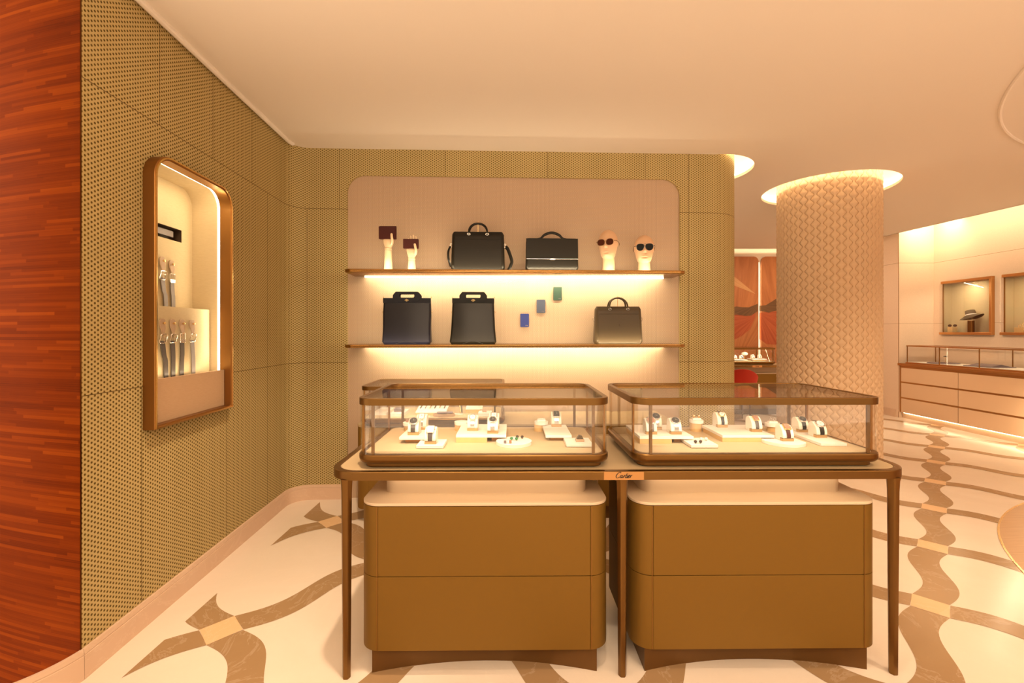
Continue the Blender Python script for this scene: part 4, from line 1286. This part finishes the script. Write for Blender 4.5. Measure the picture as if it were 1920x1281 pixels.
watch('round steel watch with black strap, front one at the right end of the right case', 'ivory watch stand at the front of the long right block', (1.510, 2.250, .9625), .0, 'round', 'silver', 'blk2', 'dialw', 1.05)
watch('round steel watch behind the front one at the right end of the right case', 'ivory watch stand at the back of the long right block', (1.500, 2.370, .9625), .0, 'round', 'silver', 'blk2', 'dial', 1.0)

# ---- rear case on the low cabinet
ZR = .763 + .0625
plinth('small white block with a grey box at the left of the rear case', -.945, -.835, 3.50, 3.72, .850, .025, zb=ZR)
t = thing('jewel_box', 'flat dark grey leather box on the small white block of the rear case', 'box', (-.892, 3.60, .850))
MB().box(-.034, .034, -.035, .035, 0, .014).build('base', mt['grey'], t, bevel=.002)
MB().box(-.035, .035, -.036, .036, .0155, .026).build('lid', mt['grey'], t, bevel=.003)
# pen tray, sloping
def pen(label, loc, rz, mat_, tilt, L=.135, group=None):
    t = thing('pen', label, 'pen', loc, rz, group)
    ct, st = math.cos(tilt), math.sin(tilt)
    fr = lambda a, b, c: (a, c * ct - b * st, c * st + b * ct)
    MB().lathe([(.0015, -L / 2), (.0045, -L / 2 + .018), (.0055, 0)], n=12, fr=lambda a, b, c: fr(a, b + .006, c)).build('barrel', mt[mat_], t)
    MB().lathe([(.006, 0), (.006, L / 2 - .004), (.004, L / 2)], n=12, fr=lambda a, b, c: fr(a, b + .006, c)).build('cap', mt[mat_], t)
    v = MB(); v.loft([[fr(-.001, .0125, .02), fr(.001, .0125, .02), fr(.001, .0140, .02), fr(-.001, .0140, .02)], [fr(-.001, .0125, .06), fr(.001, .0125, .06), fr(.001, .0140, .06), fr(-.001, .0140, .06)]])
    v.build('clip', mt['silver'], t)
tl = .20
def slope_tray(label, x0, x1, y0, y1, z0_, z1_, rise, blond=True):
    cx, cy = (x0 + x1) / 2, (y0 + y1) / 2
    t = thing('display_tray', label, 'tray', (cx, cy, ZR))
    fr = lambda a, b, c: (c, a, b)
    a0, a1 = y0 - cy, y1 - cy
    MB().prism([(a0, z0_ - ZR - .010), (a1, z1_ - ZR - .010), (a1, z1_ - ZR), (a0, z0_ - ZR)], x0 - cx, x1 - cx, fr).build('slab', mt['white'], t, bevel=.001)
    xe = x0 + (x1 - x0) * (.6 if blond else .85) - cx
    MB().prism([(a0 + .001, 0), (a1, 0), (a1, z1_ - ZR - .011), (a0 + .001, z0_ - ZR - .011)], x0 - cx, xe, fr).build('riser', mt['blond'], t)
slope_tray('sloping white tray with six pens on a wooden riser in the rear case', -.755, -.515, 3.56, 3.80, .852, .895, .03)
tlt = math.atan2(.043, .24)
for k in range(6):
    x = -.730 + k * .038
    pen(['black pen at the left end of the six-pen tray', 'dark pen, second from the left on the six-pen tray', 'steel pen, third from the left on the six-pen tray',
         'dark pen, fourth from the left on the six-pen tray', 'silver pen, fifth from the left on the six-pen tray', 'brown pen at the right end of the six-pen tray'][k],
        (x, 3.685, .8745 + .0005), 0, ['blk', 'grey', 'silver', 'blk', 'silver', 'burg'][k], tlt)
slope_tray('small sloping white tray with three pens right of the centre of the rear case', -.372, -.238, 3.66, 3.86, .862, .898, .03, False)
tl2 = math.atan2(.036, .20)
for k in range(3):
    pen(['dark pen at the left of the three-pen tray', 'steel pen in the middle of the three-pen tray', 'black pen at the right of the three-pen tray'][k], (-.345 + k * .040, 3.765, .8815), 0, ['grey', 'silver', 'blk'][k], tl2, .12)
t = thing('oval_tray', 'oval tan leather tray holding a mauve-grey pen case in the rear glass case', 'tray', (-.525, 3.525, ZR))
m = MB().ringplate(circ(0, 0, .084, 48, .060), circ(0, 0, .076, 48, .052), 0, .020); m.build('rim', mt['tanl'], t, bevel=.001)
MB().prism(circ(0, 0, .078, 48, .054), 0, .004).build('floor_pad', mt['tanl'], t)
t = thing('pen_case', 'mauve-grey leather pen case lying across the oval tray', 'case', (-.520, 3.525, ZR + .0205), .06)
MB().prism(rrect(-.062, .062, -.016, .016, .012, 5), 0, .014).build('body', mt['grey'], t, bevel=.004)
MB().box(.020, .023, -.0165, .0165, .001, .0148).build('band', mt['silver'], t)
t = thing('pen_holder', 'clear upright holder with two slim pens in the rear case', 'pen holder', (-.425, 3.60, ZR))
MB().box(-.035, .035, .01, .014, 0, .085).build('panel', mt['glass'], t)
MB().box(-.038, .038, -.02, .03, 0, .004).build('foot', mt['white'], t)
for x, lb in ((-.412, 'left pen leaning in the clear holder of the rear case'), (-.398, 'right pen leaning in the clear holder of the rear case')):
    pen(lb, (x, 3.592, ZR + .055), .3, 'gold' if x < -.4 else 'blk', 1.2, .10)
plinth('small white block with a tan ring box at the right of the rear case', -.262, -.160, 3.50, 3.62, .852, .026, zb=ZR)
t = thing('ring_box', 'tiny tan box on the small white block at the right of the rear case', 'box', (-.215, 3.555, .852))
MB().box(-.016, .016, -.013, .013, 0, .012).build('base', mt['tanl'], t, bevel=.001)
MB().box(-.016, .016, -.013, .013, .0128, .022).build('lid', mt['tanl'], t, bevel=.002)
plinth('flat white block in the left rear corner of the rear case', -1.09, -.98, 3.55, 3.80, .848, .022, zb=ZR)

# ================================================================ RIGHT HAND COUNTER
ctr = thing('counter', 'long beige drawer counter with bronze worktop and lit plinth along the right wall', 'counter', (6.665, 7.845, 0))
Lc = 5.0
MB().box(.06, .612, -Lc, -.005, 0, .10).build('plinth', mt['drawer'], ctr)
MB().box(.012, .612, -Lc, -.003, .101, .895).build('carcass', mt['rose'], ctr)
MB().box(0, .612, -.010, -.0, .101, .90).build('end_panel', mt['drawer'], ctr)
MB().box(-.02, .612, -Lc, .0, .900, .940).build('worktop', mt['rose'], ctr, bevel=.004)
for k in range(5):
    y1 = -.05 - k * 1.0; y0 = y1 - 1.0
    if y0 < -Lc: break
    for za, zb in ((.103, .338), (.366, .603), (.630, .862)):
        MB().box(-.003, .014, y0 + .005, y1 - .005, za, zb).build('drawer', mt['drawer'], ctr, bevel=.001)
MB().box(.035, .045, -Lc, -.06, .088, .098).build('light_strip', mt['led'], ctr)
area('plinth_light', (6.69, 5.4, .09), (6.50, 5.4, 0), .02, 4.7, 9, LED)
cas = thing('counter_display_case', 'long low glass case with bronze rims on the right-hand counter', 'display case', (6.705, 7.755, .9405))
Lk = 4.8
MB().box(0, .50, -Lk, 0, 0, .022).build('base', mt['rose'], cas, bevel=.003)
MB().box(.02, .48, -Lk + .02, -.02, .0225, .026).build('tray', mt['white'], cas)
MB().ringplate(rrect(0, .50, -Lk, 0, .03, 5), rrect(.016, .484, -Lk + .016, -.016, .016, 5), .288, .306).build('top_rim', mt['rose'], cas)
MB().box(.016, .484, -Lk + .016, -.016, .298, .302).build('top_glass', mt['glass_t'], cas)
MB().box(.006, .010, -Lk + .01, -.01, .022, .288).build('front_glass', mt['glass'], cas)
MB().box(.006, .49, -.012, -.008, .022, .288).build('side_glass', mt['glass'], cas)
for y in (-.03, -.61, -1.22, -1.83, -2.44):
    MB().box(.004, .013, y - .005, y + .005, .022, .288).build('post', mt['copper'], cas)
for y in (-.03, -1.22, -2.44):
    MB().box(.484, .493, y - .005, y + .005, .022, .288).build('post', mt['copper'], cas)
area('case_light', (6.74, 5.5, 1.222), (7.28, 5.5, 1.0), .01, 4.4, 34, LED)
for y, w_, lb, kind in ((-.42, .40, 'round dark felt pad with a small stand at the far end of the counter case', 'disc'), (-1.12, .46, 'large flat dark felt tray in the middle of the counter case', 'pad'), (-1.84, .34, 'dark round pad with jewellery near the right edge of the counter case', 'disc')):
    t = thing('display_pad', lb, 'tray', (6.705 + .25, 7.755 + y, .967))
    if kind == 'disc':
        MB().lathe([(w_ / 2, 0), (w_ / 2, .010), (w_ / 2 - .003, .012)], n=48).build('pad', mt['grey'], t)
        MB().lathe([(.035, .0121), (.035, .018)], (0, .02, 0), n=24).build('raised_disc', mt['grey'], t)
    else:
        MB().prism(rrect(-.16, .16, -.23, .23, .02, 5), 0, .010).build('pad', mt['grey'], t)
        MB().prism([(-.14, .0101), (.14, .0101), (.0, .042)], -.17, .17, lambda a, b, c: (a, c, b)).build('raised_fold', mt['grey'], t)
t = thing('jewellery_stand', 'thin stand with a dark brooch on the far felt pad', 'jewellery stand', (6.955, 7.30, .9852))
MB().lathe([(.02, 0), (.02, .003), (.0025, .004), (.0025, .085)], n=12).build('stem', mt['gold'], t)
MB().lathe([(.001, .085), (.03, .092), (.022, .103), (.001, .108)], n=20).build('head', mt['dark'], t)
t = thing('jewellery_stand', 'small gold stand on the dark round pad near the right edge', 'jewellery stand', (6.955, 5.935, .9852))
MB().lathe([(.02, 0), (.02, .003), (.0025, .004), (.0025, .075)], n=12).build('stem', mt['gold'], t)
MB().tube([(.018 * math.cos(a), 0, .09 + .018 * math.sin(a)) for a in [2 * PI * k / 16 for k in range(16)]], .004, 6, closed=True).build('ring', mt['gold'], t)

# ---- two wall cases
def wall_case(label, y0, y1, z0=WZ0, z1=WZ1):
    yc = (y0 + y1) / 2; hw = (y1 - y0) / 2; hh = z1 - z0
    t = thing('wall_case', label, 'display case', (7.28, yc, z0), 0, 'wall cases on the right wall')
    f, bk = -.055, .15
    MB().box(f, bk, -hw, hw, 0, .04).build('base_shelf', mt['rose'], t, bevel=.003)
    MB().prism(rrect(f, bk, -hw, hw, [.002, .002, .002, .05], 8), hh - .04, hh).build('top_shelf', mt['rose'], t, bevel=.003)
    MB().box(f, bk, -hw, -hw + .035, .04, hh - .04).build('side_frame', mt['rose'], t, bevel=.003)
    MB().box(bk - .012, bk, -hw + .035, hw, .04, hh - .04).build('back_panel', mt['niche'], t)
    MB().box(.002, bk - .012, hw - .02, hw - .004, .04, hh - .04).build('side_panel', mt['niche'], t)
    MB().box(f + .004, f + .008, -hw + .035, hw - .004, .04, hh - .04).build('front_glass', mt['glass'], t)
    MB().box(f + .008, -.002, hw - .008, hw - .004, .04, hh - .04).build('side_glass', mt['glass'], t)
    MB().box(-.006, .006, hw - .026, hw - .014, .04, hh - .04).build('post', mt['copper'], t)
    area('case_light', (7.28 + f + .03, yc, z0 + hh - .05), (7.38, yc, z0 + .35), .01, 2 * hw - .12, 6.0, LED)
wall_case('bronze-framed wall case with a wide-brimmed hat, beside the column', *WCY[0])
wall_case('bronze-framed wall case cut by the right edge, holding small jewellery', *WCY[1])
hx, hy = 7.305, 7.24
t = thing('hat_stand', 'dark bronze drum with a wire hat support inside the left wall case', 'hat stand', (hx, hy, 1.4705))
MB().lathe([(.042, 0), (.042, .185)], n=28).build('drum', mt['bronze_d'], t)
m = MB()
for a in (0, 2.1, 4.2): m.tube([(.034 * math.cos(a), .034 * math.sin(a), .185), (.040 * math.cos(a), .040 * math.sin(a), .25)], .0018, 6)
m.tube([(.040 * math.cos(a), .040 * math.sin(a), .25) for a in [2 * PI * k / 20 for k in range(20)]], .002, 6, closed=True)
m.build('wire_support', mt['gold'], t)
t = thing('hat', 'grey-brown wide-brimmed hat with white band in the left wall case', 'hat', (hx, hy, 1.74)); t.rotation_euler = (math.radians(-14), math.radians(0), 0)
m = MB(); rings = []
for k in range(13):
    f = k / 12; r = .062 + .105 * f
    rings.append([(min(r, .074) * 1.0 * math.cos(a) * 1, r * 1.12 * math.sin(a), -.028 * f ** 1.5 * (1.0 + .5 * math.cos(2 * a)) - .012 * f) for a in [2 * PI * i / 40 for i in range(40)]])
rings2 = [[(x, y, z - .003) for x, y, z in r] for r in reversed(rings)]
m.loft(rings + rings2 + [rings[0]], caps=False).build('brim', mt['felt2'], t)
MB().lathe([(.066, -.002), (.064, .02), (.060, .072), (.055, .080), (.01, .078)], n=36).build('crown', mt['felt2'], t)
MB().lathe([(.0675, .002), (.0662, .016)], n=36, caps=False).build('band', mt['white'], t)
def cube_stand(label, x, y, w, h):
    o = MB().box(-w / 2, w / 2, -w / 2, w / 2, 0, h).build('wooden_cube', mt['blond'], None, bevel=.002, loc=(x, y, 1.4705))
    tag(o, label, 'display block')
cube_stand('wooden cube under the sunglasses in the left wall case', 7.30, 7.54, .085, .085)
cube_stand('wooden cube under the earrings in the right wall case', 7.30, 6.50, .12, .07)
t = thing('sunglasses', 'dark folded sunglasses on a wooden cube in the left wall case', 'sunglasses', (7.30, 7.54, 1.556), -1.2)
for sx in (-1, 1):
    m = MB().prism(circ(sx * .034, .024, .026, 20, .021), -.002, .002, lambda a, b, c: (a, c, b)); m.build('lens', mt['lens_b'], t)
    MB().tube([(sx * .034 + .026 * math.cos(a), 0, .024 + .021 * math.sin(a)) for a in [2 * PI * k / 20 for k in range(20)]], .002, 6, closed=True).build('rim', mt['gold'], t)
MB().tube([(-.01, 0, .03), (0, -.002, .033), (.01, 0, .03)], .0018, 6).build('bridge', mt['gold'], t)
for x, y, r, lb in ((7.30, 6.535, .016, 'small gold ring on the wooden cube of the right wall case'), (7.30, 6.465, .030, 'large gold hoop earring on the wooden cube of the right wall case')):
    t = thing('earring', lb, 'earring', (x, y, 1.541), -.8)
    MB().tube([(r * math.cos(a), 0, r + .004 + r * math.sin(a)) for a in [2 * PI * k / 24 for k in range(24)]], .0035, 6, closed=True).build('hoop', mt['goldline'], t)
    MB().lathe([(.006, 0), (.006, .004)], n=12).build('foot', mt['dial'], t)

# ================================================================ FAR ROOM
make_table('distant display table in front of the orange wood panels, seen between wall and column', (4.33, 8.03, 0), 0, w=1.5, d=.66, legs=((-.68, 1), (.68, 1)))
make_cabinet('bronze cabinet under the distant display table', (4.33, 8.36, 0), 0)
VF = (4.16, 8.37, .886)
make_vitrine('distant glass case of watches in front of the orange wood panels', VF, 0, w=1.107, d=.56, power=2.5)
ZFt = .886 + .0625
plinth('white slab in the distant case under its left watches', 4.02, 4.25, 8.20, 8.45, .975, zb=ZFt)
plinth('white slab in the distant case under its right watches', 4.36, 4.62, 8.24, 8.45, .985, zb=ZFt, riser=[(4.38, 4.6, 8.25, 8.44, 'blond')])
for x, y, z, lb in ((4.08, 8.33, .975, 'left'), (4.18, 8.30, .975, 'second'), (4.42, 8.36, .985, 'fourth'), (4.54, 8.34, .985, 'right')):
    watch('pale watch, %s of those on the slabs in the distant case' % lb, 'ivory watch stand, %s of those on the slabs in the distant case' % lb, (x, y, z), 0, 'round', 'silver', 'steel' if lb != 'second' else 'navy', 'dialw', 1.0)
t = thing('jewellery_bust', 'rounded white bracelet cushion raised on a stem in the middle of the distant case', 'jewellery stand', (4.305, 8.42, ZFt))
MB().lathe([(.025, 0), (.025, .006), (.008, .01), (.008, .09)], n=16).build('stem', mt['gold'], t)
MB().lathe([(.001, .085), (.03, .088), (.052, .105), (.056, .125), (.045, .145), (.02, .156), (.001, .158)], n=24).build('cushion', mt['ivory'], t)
cufflink('dark cufflink standing in front of the raised cushion in the distant case', (4.34, 8.24, ZFt), 'navy', 'cube', s_=1.6)

def px_at(px, py, Y): return ((px - 960) * Y / FPX, H + (622 - py) * Y / FPX)
def fan_panel(label, x0, x1, pieces, group):
    Y = 8.965; z0, z1 = .72, 2.957
    cx = (x0 + x1) / 2
    t = thing('wood_panel', label, 'wall panel', (cx, Y, z0), 0, group)
    fr = lambda a, b, c: (a, -c, b)
    MB().prism(rrect(x0 - cx, x1 - cx, 0, z1 - z0, [.01, .01, .10, .10], 8), 0, .02, fr).build('board', mt['fanA'], t).location.x = 0
    for k, (mm, pts) in enumerate(pieces):
        q = [(px_at(a, b, Y)[0] - cx, px_at(a, b, Y)[1] - z0) for a, b in pts]
        ox, oz = q[0]
        MB().prism([(a - ox, b - oz) for a, b in q], .0201, .0225 + .0006 * k, fr).build('inlay', mt[mm], t, smooth=False, loc=(ox, 0, oz))
    return t
C6 = lambda l: [(1340 + a / 4, 420 + b / 4) for a, b in l]
fan_panel('left orange marquetry wall panel with a dark wavy band, behind the distant table', 3.86, 4.85,
          [('fanB', C6([(300, 700), (300, 660), (60, 690), (60, 900), (160, 860), (200, 840), (262, 788)])),
           ('fanC', C6([(318, 600), (250, 626), (200, 625), (160, 620), (60, 640), (60, 700), (160, 680), (230, 691), (270, 688), (318, 655)])),
           ('fanD', C6([(302, 526), (160, 408), (100, 370), (100, 440), (160, 470)]))], 'marquetry wall panels')
fan_panel('right orange marquetry wall panel with a dark wavy band, partly hidden by the column', 4.90, 5.89,
          [('fanB', C6([(331, 668), (460, 655), (700, 660), (700, 800), (600, 880), (460, 906), (385, 902), (331, 862)])),
           ('fanC', C6([(331, 615), (380, 610), (420, 585), (460, 560), (560, 580), (700, 600), (700, 650), (560, 640), (460, 650), (400, 666), (331, 650)]))], 'marquetry wall panels')
struct(MB().box(4.868, 4.882, 8.985, 8.998, .75, 2.85).build('trim_6', glow('seam_led', 2.2)))
area('panel_light', (4.875, 8.94, 1.8), (5.2, 8.96, 1.8), .01, 2.0, .8, LED)

# red armchair with its back to us
t = thing('armchair', 'red upholstered tub chair with its back turned, between the perforated wall and the column', 'chair', (3.72, 7.55, 0), -.12)
m = MB(); outer_, inner_ = [], []
rows = []
for zf in (0, .25, .5, .75, 1.0):
    ring = []
    for k in range(25):
        a = PI + PI * k / 24                       # round the back, open towards the table (+y)
        top = .88 - .16 * abs(math.cos(a)) ** 2.2
        z = .36 + (top - .36) * zf
        r = .235 + .075 * zf
        ring.append((r * 1.06 * math.cos(a), r * .95 * math.sin(a) + (.10 if False else 0), z))
    rows.append(ring)
rin = [[(x * .86, y * .86, z) for x, y, z in ring] for ring in reversed(rows)]
m.loft(rows + rin + [rows[0]], caps=False, closed=False)
for e_ in (0, 24):
    q = [r[e_] for r in rows] + [r[e_] for r in rin]
    m.add(q, [range(len(q))])
m.build('shell', mt['red'], t, bevel=.004)
MB().prism(rrect(-.24, .24, -.20, .26, .08, 8), .36, .46).build('seat', mt['red'], t, bevel=.02)
for x in (-.17, .17):
    for y in (-.13, .20):
        leg_mb(x, y, 0, .36, .010, .016).build('leg', mt['bronze_d'], t)
